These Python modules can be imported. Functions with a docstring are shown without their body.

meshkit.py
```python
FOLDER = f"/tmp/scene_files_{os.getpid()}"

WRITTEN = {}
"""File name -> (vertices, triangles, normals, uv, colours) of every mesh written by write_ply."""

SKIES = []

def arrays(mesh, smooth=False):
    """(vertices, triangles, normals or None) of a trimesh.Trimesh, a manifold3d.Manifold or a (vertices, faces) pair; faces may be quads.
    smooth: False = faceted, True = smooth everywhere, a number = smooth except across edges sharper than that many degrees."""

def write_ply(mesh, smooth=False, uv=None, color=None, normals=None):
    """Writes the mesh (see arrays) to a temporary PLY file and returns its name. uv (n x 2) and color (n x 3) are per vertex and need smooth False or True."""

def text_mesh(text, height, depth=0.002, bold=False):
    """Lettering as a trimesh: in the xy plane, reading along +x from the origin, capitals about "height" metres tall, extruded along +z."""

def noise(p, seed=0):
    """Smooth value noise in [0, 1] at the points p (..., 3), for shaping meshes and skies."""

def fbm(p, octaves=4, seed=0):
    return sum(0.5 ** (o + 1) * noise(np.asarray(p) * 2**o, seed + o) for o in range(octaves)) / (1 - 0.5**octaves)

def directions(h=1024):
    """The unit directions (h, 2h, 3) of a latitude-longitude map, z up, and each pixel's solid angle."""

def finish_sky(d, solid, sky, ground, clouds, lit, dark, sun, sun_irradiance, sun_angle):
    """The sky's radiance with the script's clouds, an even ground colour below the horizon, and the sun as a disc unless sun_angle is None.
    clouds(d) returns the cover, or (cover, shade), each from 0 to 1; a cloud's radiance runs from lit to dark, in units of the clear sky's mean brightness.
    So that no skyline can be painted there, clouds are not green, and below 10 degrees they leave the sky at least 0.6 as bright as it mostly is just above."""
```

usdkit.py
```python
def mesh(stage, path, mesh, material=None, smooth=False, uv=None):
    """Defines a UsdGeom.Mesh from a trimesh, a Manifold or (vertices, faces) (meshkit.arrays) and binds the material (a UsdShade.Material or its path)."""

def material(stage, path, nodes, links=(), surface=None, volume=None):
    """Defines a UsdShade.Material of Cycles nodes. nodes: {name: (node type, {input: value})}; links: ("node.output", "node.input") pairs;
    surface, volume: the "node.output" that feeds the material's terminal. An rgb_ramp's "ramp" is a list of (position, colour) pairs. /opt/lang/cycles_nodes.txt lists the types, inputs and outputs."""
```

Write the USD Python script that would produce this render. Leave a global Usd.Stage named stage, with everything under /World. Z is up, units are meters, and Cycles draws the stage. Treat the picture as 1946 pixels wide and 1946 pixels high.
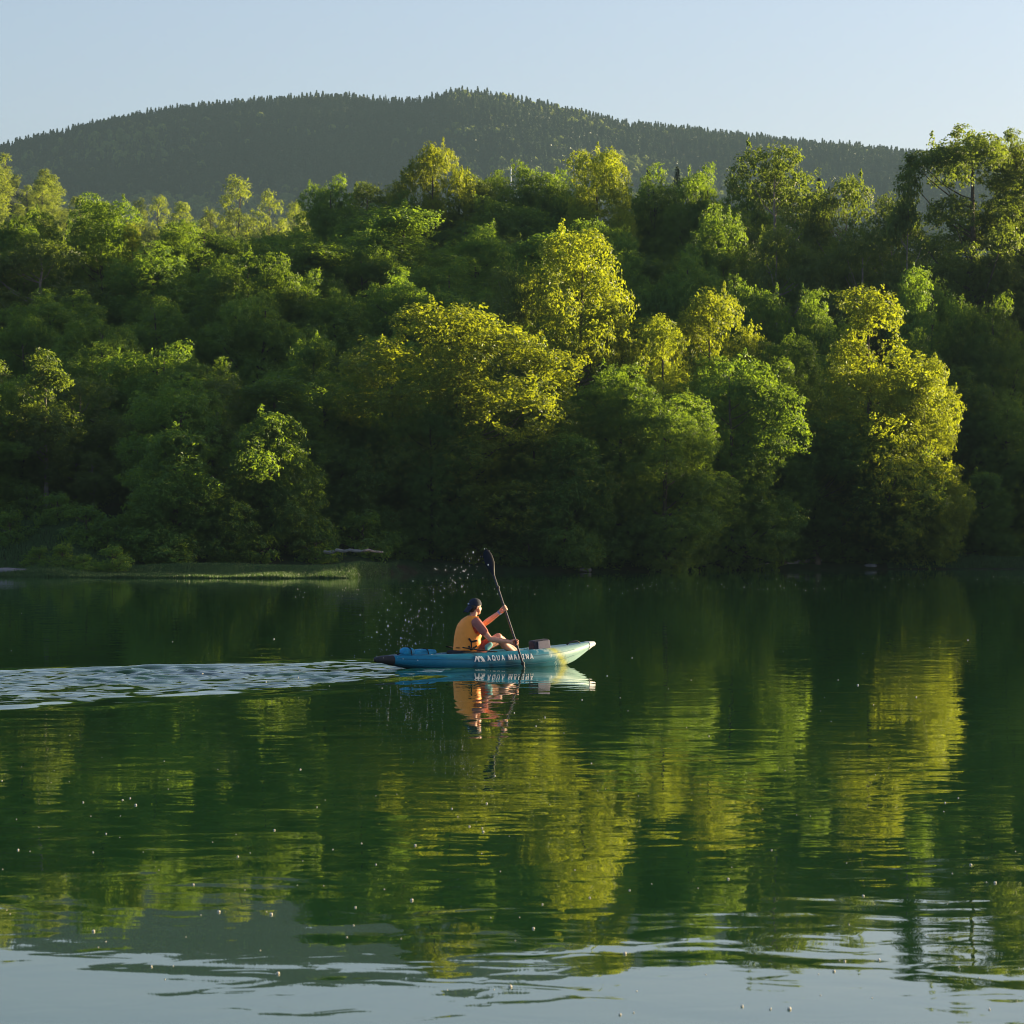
import math, random
import numpy as np, trimesh, usdkit, meshkit
import manifold3d as m3
from pxr import Usd, UsdGeom, UsdLux, UsdShade, Gf, Sdf, Vt

stage = Usd.Stage.CreateInMemory()
UsdGeom.SetStageUpAxis(stage, UsdGeom.Tokens.z)
UsdGeom.SetStageMetersPerUnit(stage, 1.0)
world = UsdGeom.Xform.Define(stage, '/World')
stage.SetDefaultPrim(world.GetPrim())

# ------------------------------------------------------------------ camera, sky, sun, exposure
EYE = 1.976            # camera height over the water
FPX = 6500.0           # focal length in pixels of a 1946 pixel wide frame
HOR, CX = 1020.0, 973.0  # row of the horizon, centre column
SUN_AZ, SUN_EL = math.radians(61.0), math.radians(8.5)
cam = UsdGeom.Camera.Define(stage, '/World/camera')
cam.CreateHorizontalApertureAttr(36.0)
cam.CreateVerticalApertureAttr(36.0)
cam.CreateFocalLengthAttr(36.0 * FPX / 1946.0)
cam.CreateVerticalApertureOffsetAttr(36.0 * (HOR - 973.0) / 1946.0)
cam.CreateFStopAttr(11.0)
cam.CreateFocusDistanceAttr(54.0)
cam.CreateClippingRangeAttr(Gf.Vec2f(0.5, 20000.0))
cam.CreateExposureAttr(1.85)
cam.AddTranslateOp().Set(Gf.Vec3d(0, 0, EYE))
cam.AddRotateXOp().Set(90.0)

sky = UsdLux.DomeLight.Define(stage, '/World/sky')
sky.CreateIntensityAttr(1.0)
sky_mat = usdkit.material(stage, '/World/Looks/sky_light', {
    't': ('sky_texture', {'sky_type': 'single_scattering', 'sun_disc': False, 'sun_elevation': SUN_EL, 'sun_rotation': SUN_AZ,
                          'altitude': 1000.0, 'air_density': 1.0, 'aerosol_density': 4.5, 'ozone_density': 2.0}),
    'w': ('mix', {'mix_type': 'multiply', 'fac': 1.0, 'color2': (1.05, 0.935, 1.03)}),   # the camera's white balance
    'b': ('background_shader', {'strength': 0.060})}, [('t.color', 'w.color1'), ('w.color', 'b.color')], surface='b.background')
UsdShade.MaterialBindingAPI.Apply(sky.GetPrim()).Bind(sky_mat)
sky.GetPrim().SetCustomDataByKey('kind', 'structure')
sun = UsdLux.DistantLight.Define(stage, '/World/sun')
sun.CreateIntensityAttr(1.25)
sun.CreateAngleAttr(0.5)
sun.CreateNormalizeAttr(True)
sun.CreateColorAttr(Gf.Vec3f(1.0, 0.79, 0.47))
sun.AddRotateZOp().Set(-math.degrees(SUN_AZ))
sun.AddRotateXOp().Set(-(90.0 - math.degrees(SUN_EL)) + 180.0 - 180.0)


# ------------------------------------------------------------------ helpers
def at(px, py, Y):
    """the point of the world at distance Y along the view that falls on pixel (px, py) of the 1946 pixel photograph"""
    return np.array([(px - CX) / FPX * Y, Y, EYE + (HOR - py) / FPX * Y])


_taken = {}


def numbered(path):
    n = _taken.get(path, -1) + 1
    _taken[path] = n
    return path if n == 0 else '%s_%03d' % (path, n)


def tag(prim, label=None, cat=None, group=None, kind=None):
    p = prim.GetPrim() if hasattr(prim, 'GetPrim') else prim
    for k, v in (('label', label), ('category', cat), ('group', group), ('kind', kind)):
        if v:
            p.SetCustomDataByKey(k, v)
    return p


def xform(name, loc=(0, 0, 0), rz=0.0, scale=None, parent='/World'):
    x = UsdGeom.Xform.Define(stage, numbered(parent + '/' + name))
    x.AddTranslateOp().Set(Gf.Vec3d(*map(float, loc)))
    x.AddRotateZOp().Set(float(rz))
    if scale is not None:
        x.AddScaleOp().Set(Gf.Vec3f(*map(float, scale)))
    return x


def mesh(name, m, mat, parent='/World', smooth=False):
    if hasattr(parent, 'GetPath'):
        parent = str(parent.GetPath())
    return usdkit.mesh(stage, numbered(parent + '/' + name), m, LOOK[mat] if isinstance(mat, str) else mat, smooth=smooth)


def joined(parts):
    """(vertices, faces) of several (vertices, faces)"""
    vs, fs, n = [], [], 0
    for p in parts:
        v, f = (p.vertices, p.faces) if hasattr(p, 'vertices') else p
        vs.append(np.asarray(v, float)); fs.append(np.asarray(f, int) + n); n += len(v)
    return np.vstack(vs), np.vstack(fs)


def loft(rings, cap=True):
    """closed skin through rings of equal count"""
    R = np.asarray(rings, float)
    k, n = R.shape[:2]
    v = R.reshape(-1, 3)
    i = np.arange(k - 1)[:, None] * n
    a = np.arange(n)[None, :]
    b = (a + 1) % n
    q = np.stack([i + a, i + b, i + n + b, i + n + a], -1).reshape(-1, 4)
    f = np.vstack([q[:, [0, 1, 2]], q[:, [0, 2, 3]]])
    if cap:
        v = np.vstack([v, R[0].mean(0), R[-1].mean(0)])
        c0, c1 = k * n, k * n + 1
        j = np.arange(n); jn = (j + 1) % n
        f = np.vstack([f, np.stack([jn, j, np.full(n, c0)], 1), np.stack([(k - 1) * n + j, (k - 1) * n + jn, np.full(n, c1)], 1)])
    return v, f


def tube(pts, radii, n=8, cap=True):
    pts = np.asarray(pts, float)
    radii = np.broadcast_to(np.asarray(radii, float), (len(pts),))
    t = np.gradient(pts, axis=0)
    t /= np.linalg.norm(t, axis=1, keepdims=True) + 1e-12
    ref = np.array([0, 0, 1.0]) if abs(t[0][2]) < .9 else np.array([1.0, 0, 0])
    rings = []
    a = np.arange(n) / n * 2 * np.pi
    u = np.cross(ref, t[0]); u /= np.linalg.norm(u)
    for p, d, r in zip(pts, t, radii):
        u = u - d * (u @ d); u /= np.linalg.norm(u) + 1e-12
        w = np.cross(d, u)
        rings.append(p + r * (np.cos(a)[:, None] * u + np.sin(a)[:, None] * w))
    return loft(rings, cap)


def smoothstep(a, b, x):
    t = np.clip((np.asarray(x, float) - a) / (b - a), 0, 1)
    return t * t * (3 - 2 * t)


# ------------------------------------------------------------------ materials
LOOK = {}


def look(name, nodes, links=(), surface=None, volume=None):
    LOOK[name] = usdkit.material(stage, '/World/Looks/' + name, nodes, links, surface, volume)


def plain(name, col, rough=0.6, spec=0.4, vary=0.12, scale=6.0, **kw):
    """a plain surface with a little unevenness of tone"""
    c = np.array(col, float)
    look(name, {
        'g': ('texture_coordinate', {}),
        'n': ('noise_texture', {'scale': scale, 'detail': 4.0, 'roughness': 0.6}),
        'r': ('rgb_ramp', {'ramp': [(0.25, tuple(c * (1 - vary))), (0.75, tuple(np.clip(c * (1 + vary), 0, 1)))]}),
        'p': ('principled_bsdf', {'roughness': rough, 'specular_ior_level': spec, **kw})},
        [('g.object', 'n.vector'), ('n.fac', 'r.fac'), ('r.color', 'p.base_color')], surface='p.BSDF')


def leaf_look(name, dark, light, trans, tmix=0.45, scale=0.10):
    """leaves: reflected and transmitted colour, varied per leaf, per tree and over patches of the wood"""
    d, l, t = (np.array(x, float) for x in (dark, light, trans))
    look(name, {
        'geo': ('geometry', {}),
        'obj': ('object_info', {}),
        'n': ('noise_texture', {'scale': scale, 'detail': 3.0, 'roughness': 0.6}),
        'a1': ('math', {'math_type': 'multiply', 'value2': 0.35}),
        'a2': ('math', {'math_type': 'multiply_add', 'value2': 0.35}),
        'a3': ('math', {'math_type': 'multiply_add', 'value2': 0.5, 'use_clamp': True}),
        'r': ('rgb_ramp', {'ramp': [(0.05, tuple(d)), (0.55, tuple((d + l) / 2)), (1.0, tuple(l))]}),
        'rt': ('rgb_ramp', {'ramp': [(0.05, tuple(t * .7)), (1.0, tuple(t * 1.25))]}),
        'p': ('principled_bsdf', {'roughness': 0.5, 'specular_ior_level': 0.3}),
        'tr': ('translucent_bsdf', {}),
        'm': ('mix_closure', {'fac': tmix})},
        [('geo.random_per_island', 'a1.value1'), ('obj.random', 'a2.value1'), ('a1.value', 'a2.value3'),
         ('geo.position', 'n.vector'), ('n.fac', 'a3.value1'), ('a2.value', 'a3.value3'),
         ('a3.value', 'r.fac'), ('a3.value', 'rt.fac'), ('r.color', 'p.base_color'), ('rt.color', 'tr.color'),
         ('p.BSDF', 'm.closure1'), ('tr.BSDF', 'm.closure2')], surface='m.closure')


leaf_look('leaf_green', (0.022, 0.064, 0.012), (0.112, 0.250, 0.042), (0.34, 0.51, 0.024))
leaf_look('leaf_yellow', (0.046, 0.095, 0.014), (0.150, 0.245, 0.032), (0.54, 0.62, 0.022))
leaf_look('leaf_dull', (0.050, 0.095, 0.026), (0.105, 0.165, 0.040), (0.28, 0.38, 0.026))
leaf_look('leaf_far', (0.075, 0.130, 0.045), (0.200, 0.260, 0.075), (0.26, 0.32, 0.04), scale=0.012)
leaf_look('leaf_hill', (0.060, 0.105, 0.018), (0.140, 0.200, 0.030), (0.40, 0.50, 0.03), scale=0.02)
leaf_look('needle', (0.038, 0.068, 0.036), (0.075, 0.115, 0.055), (0.05, 0.08, 0.03), tmix=0.2, scale=0.02)
leaf_look('grass_blade', (0.045, 0.110, 0.030), (0.100, 0.190, 0.055), (0.08, 0.14, 0.03), scale=0.4)
plain('bark', (0.085, 0.065, 0.048), 0.9, 0.2, 0.4, 3.0)
plain('pale_bark', (0.20, 0.17, 0.14), 0.9, 0.2, 0.4, 3.0)
plain('driftwood', (0.26, 0.23, 0.20), 0.9, 0.2, 0.3, 4.0)
plain('stone', (0.17, 0.16, 0.16), 0.9, 0.2, 0.35, 5.0)
plain('white_paint', (0.75, 0.75, 0.72), 0.5, 0.4, 0.05)

look('ground_soil', {
    'g': ('geometry', {}),
    'n': ('noise_texture', {'scale': 0.35, 'detail': 6.0, 'roughness': 0.65}),
    'n2': ('noise_texture', {'scale': 3.0, 'detail': 5.0, 'roughness': 0.7}),
    'r': ('rgb_ramp', {'ramp': [(0.36, (0.060, 0.044, 0.030)), (0.46, (0.040, 0.060, 0.024)), (0.58, (0.032, 0.075, 0.022))]}),
    'mx': ('mix', {'mix_type': 'multiply', 'fac': 0.6}),
    'b': ('bump', {'strength': 1.0, 'distance': 0.25}),
    'p': ('principled_bsdf', {'roughness': 0.95, 'specular_ior_level': 0.1})},
    [('g.position', 'n.vector'), ('g.position', 'n2.vector'), ('n.fac', 'r.fac'), ('r.color', 'mx.color1'), ('n2.color', 'mx.color2'),
     ('mx.color', 'p.base_color'), ('n2.fac', 'b.height'), ('b.normal', 'p.normal')], surface='p.BSDF')
look('far_soil', {
    'g': ('geometry', {}),
    'n': ('noise_texture', {'scale': 0.02, 'detail': 6.0, 'roughness': 0.65}),
    'r': ('rgb_ramp', {'ramp': [(0.35, (0.022, 0.034, 0.016)), (0.65, (0.035, 0.055, 0.020))]}),
    'p': ('principled_bsdf', {'roughness': 0.95, 'specular_ior_level': 0.1})},
    [('g.position', 'n.vector'), ('n.fac', 'r.fac'), ('r.color', 'p.base_color')], surface='p.BSDF')
look('lake_water', {
    'g': ('geometry', {}),
    'mp': ('mapping', {'scale': (1.0, 1.0, 1.0)}),
    'n1': ('noise_texture', {'scale': 0.75, 'detail': 1.4, 'roughness': 0.42, 'distortion': 0.9}),
    'mp0': ('mapping', {'scale': (0.25, 0.62, 1.0), 'rotation': (0.0, 0.0, 0.12)}),
    'n0': ('noise_texture', {'scale': 1.0, 'detail': 1.0, 'roughness': 0.4}),
    'b0': ('bump', {'strength': 1.0, 'distance': 0.0012}),
    'n2': ('noise_texture', {'scale': 2.7, 'detail': 1.6, 'roughness': 0.45, 'distortion': 0.8}),
    'n3': ('noise_texture', {'scale': 0.06, 'detail': 2.0, 'roughness': 0.5}),
    'rr': ('map_range', {'range_type': 'smoothstep', 'from_min': 0.35, 'from_max': 0.65, 'to_min': 0.25, 'to_max': 1.0}),
    'h2': ('math', {'math_type': 'multiply'}),
    'b1': ('bump', {'strength': 1.0, 'distance': 0.0056}),
    'b2': ('bump', {'strength': 1.0, 'distance': 0.0019}),
    'p': ('principled_bsdf', {'base_color': (0.006, 0.034, 0.007), 'roughness': 0.015, 'ior': 1.333, 'specular_ior_level': 0.5})},
    [('g.position', 'mp.vector'), ('mp.vector', 'n1.vector'), ('mp.vector', 'n2.vector'), ('g.position', 'n3.vector'),
     ('n1.fac', 'b1.height'), ('n3.fac', 'rr.value'), ('n2.fac', 'h2.value1'), ('rr.result', 'h2.value2'), ('h2.value', 'b2.height'),
     ('g.position', 'mp0.vector'), ('mp0.vector', 'n0.vector'), ('n0.fac', 'b0.height'), ('b0.normal', 'b1.normal'), ('b1.normal', 'b2.normal'), ('b2.normal', 'p.normal')], surface='p.BSDF')

# ------------------------------------------------------------------ terrain and lake
SHORE_PX = [-3000, -400, 0, 100, 300, 560, 710, 732, 755, 800, 900, 1100, 1250, 1400, 1700, 1946]
SHORE_Y = [176, 172, 172, 169, 164, 161, 163, 171, 181, 187, 189, 190, 194, 203, 207, 208]


def shore(x):
    px = CX + 34.5 * np.asarray(x, float)
    y = np.interp(px, SHORE_PX, SHORE_Y)
    return y + np.clip(np.asarray(x, float) - 36.0, 0, 160) * 0.15


def terrain(x, y):
    x, y = np.asarray(x, float), np.asarray(y, float)
    px = CX + 34.5 * x
    d = y - shore(x)
    strip = smoothstep(800, 620, px)                     # the low grass strip on the left
    bank = smoothstep(300, 160, px)                      # earth bank at the far left
    up = np.maximum(d, 0)
    low = 0.9 * (1 - np.exp(-up / 2.5))
    flat = 0.10 * (1 - np.exp(-up / 3.0)) + 0.22 * smoothstep(2, 14, up) + 1.2 * smoothstep(14, 28, up)
    left = 0.3 * (1 - np.exp(-up / 2.0)) + 3.0 * smoothstep(4, 17, up)
    base = low * (1 - strip) + (flat * (1 - bank) + left * bank) * strip
    rise = 0.27 * np.maximum(y - np.maximum(shore(x), 187.0) - 14, 0)
    cap = 34.0
    rise = cap * (1 - np.exp(-rise / cap * 1.15))
    rise = rise * smoothstep(390, 310, y) + 2.0 * smoothstep(310, 390, y)
    n = (meshkit.fbm(np.stack([x * .12, y * .12, np.zeros_like(x)], -1), 3, 5) - .5) * 0.8 * smoothstep(1, 8, up)
    hill = 56.0 * np.exp(-((x - 150) / 45) ** 2 / 2 - ((y - 390) / 50) ** 2 / 2)    # a knoll beyond the right edge; it keeps the low sun off the skyline row
    return np.where(d < 0, np.maximum(d * 0.15, -2.5), base + rise + n + hill)


def grid(xs, ys, zf):
    X, Y = np.meshgrid(xs, ys, indexing='xy')
    v = np.stack([X, Y, zf(X, Y)], -1).reshape(-1, 3)
    nx, ny = len(xs), len(ys)
    i = (np.arange(ny - 1)[:, None] * nx + np.arange(nx - 1)[None, :]).reshape(-1)
    f = np.vstack([np.stack([i, i + 1, i + nx + 1], 1), np.stack([i, i + nx + 1, i + nx], 1)])
    return v, f


def ticks(*spans):
    out = []
    for a, b, step in spans:
        out.append(np.arange(a, b, step))
    return np.unique(np.concatenate(out + [[spans[-1][1]]]).round(4))


gx = ticks((-600, -60, 15), (-60, 60, 0.8), (60, 240, 4), (240, 900, 20))
gy = ticks((-120, 150, 15), (150, 215, 0.7), (215, 320, 3), (320, 520, 6), (520, 1400, 30))
tag(mesh('ground', grid(gx, gy, terrain), 'ground_soil', smooth=True), kind='structure')


def hill_z(pts, Yr, Yb, zb, seed, rough):
    """a slope that rises from distance Yb to a crest at Yr whose outline in the photograph is pts"""
    px, py = np.array(pts, float).T

    def z(x, y):
        p = CX + np.asarray(x) / Yr * FPX
        top = EYE + (HOR - np.interp(p, px, py)) / FPX * Yr
        t = np.clip((y - Yb) / (Yr - Yb), 0, 1)
        s = np.where(y <= Yr, 0.55 * t + 0.45 * smoothstep(0, 1, t), 1 - 0.5 * smoothstep(Yr, Yr * 1.3, y))
        n = (meshkit.fbm(np.stack([x / rough, y / rough, np.zeros_like(x)], -1), 4, seed) - .5)
        return zb + (top - zb) * s + n * rough * 0.22 * np.sin(np.pi * np.clip(t, 0, 1)) 
    return z


MOUNT = [(-1500, 370), (-600, 332), (-200, 304), (0, 290), (100, 266), (200, 241), (300, 221), (400, 208), (500, 199), (600, 193), (650, 191), (730, 200),
         (800, 201), (850, 186), (880, 182), (950, 189), (1000, 199), (1100, 221), (1180, 243), (1300, 255), (1400, 266), (1500, 277), (1600, 286),
         (1700, 294), (1780, 299), (1946, 306), (2400, 330), (3600, 380)]
MY0, MY1 = 1500.0, 2500.0
mount_z = hill_z(MOUNT, MY1, MY0, 2.0, 11, 160.0)
tag(mesh('mountain', grid(np.arange(-1300, 1301, 20.0), np.arange(MY0, MY1 * 1.25, 20.0), mount_z), 'far_soil', smooth=True), kind='structure')
LEFT = [(-2600, 190), (-900, 260), (-300, 296), (0, 346), (60, 363), (100, 390), (150, 412), (210, 452), (260, 476), (330, 480), (600, 470), (800, 500), (1200, 620)]
LY0, LY1 = 420.0, 640.0
left_z = hill_z(LEFT, LY1, LY0, 1.0, 23, 50.0)
tag(mesh('left_hill', grid(np.arange(-260, 60, 6.0), np.arange(LY0, LY1 * 1.25, 6.0), left_z), 'far_soil', smooth=True), kind='structure')

# the lake, with the kayak's wake as real waves; camera-near water is smoother
KX = np.array([(925 - CX) / FPX * 52.0, 52.0])           # middle of the kayak on the water
KA = math.radians(32.0)                                   # its heading, turned away from the picture plane
KF, KR = np.array([math.cos(KA), math.sin(KA)]), np.array([math.sin(KA), -math.cos(KA)])


def on_water(px, py):
    Y = EYE * FPX / (py - HOR)
    return ((px - CX) / FPX * Y, Y)


far_edge = np.array([on_water(*p) for p in ((760, 1251), (700, 1252), (640, 1257), (560, 1263), (380, 1267), (200, 1271), (-300, 1283))])
near_edge = np.array([on_water(*p) for p in ((940, 1275), (860, 1281), (760, 1291), (600, 1302), (420, 1317), (200, 1329), (60, 1340), (-300, 1375))])


def seg_dist(P, line):
    d = np.full(len(P), 1e9)
    for a, b in zip(line[:-1], line[1:]):
        ab = b - a
        t = np.clip(((P - a) @ ab) / (ab @ ab), 0, 1)
        d = np.minimum(d, np.linalg.norm(P - a - t[:, None] * ab, axis=1))
    return d


def gnoise(x, y, lam, seed, ax=1.0):
    return meshkit.noise(np.stack([x / lam, y / (lam * ax), np.full_like(x, seed * 3.7)], -1), seed) - 0.5


def water_z(X, Y):
    import shapely
    x, y = X.ravel(), Y.ravel()
    z = np.zeros_like(x)
    sel = np.nonzero((x > -13) & (x < 6) & (y > 32) & (y < 66))[0]
    P = np.stack([x[sel], y[sel]], 1)
    px_, py_ = P.T
    area = shapely.Polygon(np.vstack([far_edge, near_edge[::-1]]))
    inside = shapely.contains_xy(area, px_, py_)
    dist = np.minimum(seg_dist(P, far_edge), seg_dist(P, near_edge))
    sd = np.where(inside, dist, -dist)
    wob = gnoise(px_, py_, 0.9, 3) * 0.7 + gnoise(px_, py_, 0.35, 4) * 0.3
    m = smoothstep(-0.30, 0.75, sd + wob * 1.3)
    # chop: patches of strong small waves between smoother ones
    back = (P - KX) @ -KF                                  # metres behind the middle of the kayak
    strength = np.interp(back, [-1, 1, 2.5, 5, 9], [0.7, 1.1, 1.45, 1.3, 1.1])
    patch = 0.45 + 1.15 * smoothstep(-0.2, 0.25, gnoise(px_, py_, 1.3, 9, 1.5))
    al, ac = (P @ KF) / 2.0, P @ KR                        # streaks lie along the track
    chop = (0.050 * gnoise(al, ac, 0.34, 5) + 0.030 * gnoise(al, ac, 0.17, 6) + 0.012 * gnoise(al, ac, 0.10, 7) + 0.045 * gnoise(al, ac, 0.8, 8))
    z0 = m * chop * patch * strength
    # smooth crests that run along both edges of the wake
    for line, h, w, ph in ((near_edge, 0.035, 0.30, 0.0), (far_edge, 0.045, 0.24, 1.3)):
        d = seg_dist(P, line)
        s = (P - KX) @ -KF
        brk = smoothstep(-0.15, 0.25, gnoise(px_, py_, 1.6, 31 + int(ph), 1.0) + 0.1)
        fade = smoothstep(-1.0, 2.0, s)
        z0 += h * np.exp(-(d / w) ** 2) * brk * fade
        z0 += 0.35 * h * np.exp(-((d - 0.9) / (w * 1.2)) ** 2) * (~inside) * fade * brk
    # the bow's small spreading waves and rings of the paddle
    bow = KX + KF * 1.75
    r = np.linalg.norm(P - (KX + KF * 0.62 + KR * 0.52), axis=1)
    z0 += 0.006 * np.sin(r * 22) * np.exp(-r / 0.35)
    q = P - bow
    u, v = q @ -KF, np.abs(q @ KR)
    arm = v - u * 0.30
    z0 += 0.006 * np.exp(-(arm / 0.16) ** 2) * smoothstep(0, .4, u) * np.exp(-u / 3.0)
    edge = smoothstep(-13, -12.3, px_) * smoothstep(6, 5.3, px_) * smoothstep(32, 33, py_) * smoothstep(66, 65, py_)
    z[sel] = z0 * edge
    return z.reshape(X.shape)


wx = ticks((-500, -60, 20), (-60, -13, 2.0), (-13, -9.0, 0.2), (-9.0, -1.0, 0.045), (-1.0, 3.0, 0.07), (3.0, 8, 0.3), (8, 60, 2.0), (60, 900, 20))
wy = ticks((-110, 0, 10), (0, 32, 1.0), (32, 37.5, 0.15), (37.5, 56.5, 0.045), (56.5, 62, 0.15), (62, 220, 2.0), (220, 420, 10))
tag(mesh('lake', grid(wx, wy, water_z), 'lake_water', smooth=True), kind='structure')

# ------------------------------------------------------------------ trees
kinds = stage.CreateClassPrim('/World/kinds')
KIND = {}


def leaf_cards(c, nrm, size, rng, wide=0.62, fold=0.18):
    """one bent four-cornered leaf for each centre and normal"""
    n = len(c)
    t = rng.normal(size=(n, 3))
    t[:, 2] -= 0.5                                         # leaves hang a little
    t -= nrm * (t * nrm).sum(1, keepdims=True)
    t /= np.linalg.norm(t, axis=1, keepdims=True) + 1e-9
    b = np.cross(nrm, t)
    L = (size * rng.uniform(0.7, 1.35, n))[:, None]
    W = L * wide * 0.5
    up = nrm * L * fold
    v = np.stack([c - t * L * .5, c + b * W + up, c + t * L * .5, c - b * W + up], 1).reshape(-1, 3)
    i = np.arange(n)[:, None] * 4
    return v, np.vstack([i + [0, 1, 2], i + [0, 2, 3]])


def unit(v):
    return v / (np.linalg.norm(v, axis=-1, keepdims=True) + 1e-9)


def build_tree(key, H, R, prof, base, n_lobe, lobe_r, leaf, n_leaf, seed, leafmat, barkmat='bark', trunk_r=0.2, shoots=8, lean=0.0, inner=0.5, squash=0.8, fork=0.35):
    rng = np.random.default_rng(seed)
    tp, rp = np.array(prof, float).T
    # lobes: clumps of foliage at the ends of limbs, through the crown's outline
    t = rng.random(n_lobe * 6)
    keep = rng.random(len(t)) < np.interp(t, tp, rp) / rp.max()
    t = np.concatenate([t[keep][:n_lobe - 3] * 0.96, [0.80, 0.87, 0.93]])
    k = len(t)
    ang = np.arange(k) * 2.39996 + rng.normal(0, .5, k)
    env = np.interp(t, tp, rp) * R * (1 + 0.22 * np.sin(ang * 2 + seed) + 0.14 * np.sin(ang * 3 + 2 * seed))
    rad = env * np.sqrt(rng.uniform(inner ** 2, 1, k))
    z = base + (H - base) * t
    lr = lobe_r * rng.uniform(0.65, 1.3, k) * (1.05 - 0.35 * t)
    rad = np.maximum(rad - lr * 0.5, 0)
    C = np.stack([np.cos(ang) * rad + lean * z, np.sin(ang) * rad, z - lr * 0.4], 1)
    w = lr ** 2 / (lr ** 2).sum()
    cards = []
    for ci, li, wi in zip(C, lr, w):
        m = int(n_leaf * wi)
        ns = max(6, m // 9)
        d = unit(rng.normal(size=(ns * 2, 3)))
        out = unit(np.array([ci[0] - lean * ci[2], ci[1], (ci[2] - (base + (H - base) * .4)) * .8 + 1e-3]))
        d = d[(d @ out > -0.45 + 0.5 * rng.random(len(d)) - .25) | (d[:, 2] > 0.2)][:ns]
        bump = 0.75 + 0.5 * meshkit.noise(d * 2.3 + seed + ci * .7, seed)
        sp = ci + d * (li * bump * rng.uniform(0.72, 1.08, len(d)))[:, None] * [1, 1, squash]
        rep = np.repeat(np.arange(len(sp)), 9)
        c = sp[rep] + rng.normal(0, leaf * 0.75, (len(rep), 3)) * [1, 1, .6]
        nr = unit((d + rng.normal(0, .40, d.shape))[rep] + [0, 0, 0.5] + rng.normal(0, .30, (len(rep), 3)))
        cards.append((c, nr))
    for j in range(shoots):                                # upright shoots that break the outline
        i = rng.integers(0, k)
        if t[i] < 0.35:
            continue
        h = rng.uniform(0.5, 1.2) * lobe_r * 0.55
        tip = C[i] + [rng.normal(0, lr[i] * .4), rng.normal(0, lr[i] * .4), lr[i] * squash * .85]
        q = rng.random(int(30 * h / leaf * .3) + 14)
        c = tip + np.stack([rng.normal(0, .16, len(q)) * (1.2 - q), rng.normal(0, .16, len(q)) * (1.2 - q), q * h], 1)
        cards.append((c, unit(rng.normal(size=(len(q), 3)) + [0, 0, .3])))
    c = np.vstack([x[0] for x in cards]); nr = np.vstack([x[1] for x in cards])
    crown = leaf_cards(c, nr, leaf, rng)
    # trunk and limbs
    hs = np.linspace(0, 1, 12)
    top = H * 0.86
    wob = np.cumsum(rng.normal(0, .06, (12, 2)), 0) * H / 14
    tr = np.stack([lean * hs * top + wob[:, 0], wob[:, 1], hs * top], 1)
    tr -= [tr[0, 0], tr[0, 1], 0.0]
    tr[0, 2] = -0.6
    rr = trunk_r * (1.15 - hs) ** 0.9 * (1 + 0.5 * np.exp(-hs * 22)) + 0.015
    wood = [tube(tr, rr, 8)]
    for i in rng.permutation(k)[:min(k, 26)]:
        h0 = np.clip((C[i][2] - rad[i] * rng.uniform(.5, .9)) / top, 0.12, 0.95)
        a = np.array([np.interp(h0, hs, tr[:, j]) for j in range(3)])
        b = C[i]
        u = np.linspace(0, 1, 6)[:, None]
        mid = a + (b - a) * u + np.array([0, 0, 1.0]) * (np.sin(u * np.pi) * -0.08 * np.linalg.norm(b - a)) + rng.normal(0, .05, (6, 3)) * u
        r0 = np.interp(h0, hs, rr) * 0.5
        wood.append(tube(mid, np.linspace(r0, 0.018, 6), 5))
    path = '/World/kinds/' + key
    stage.CreateClassPrim(path)
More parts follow.
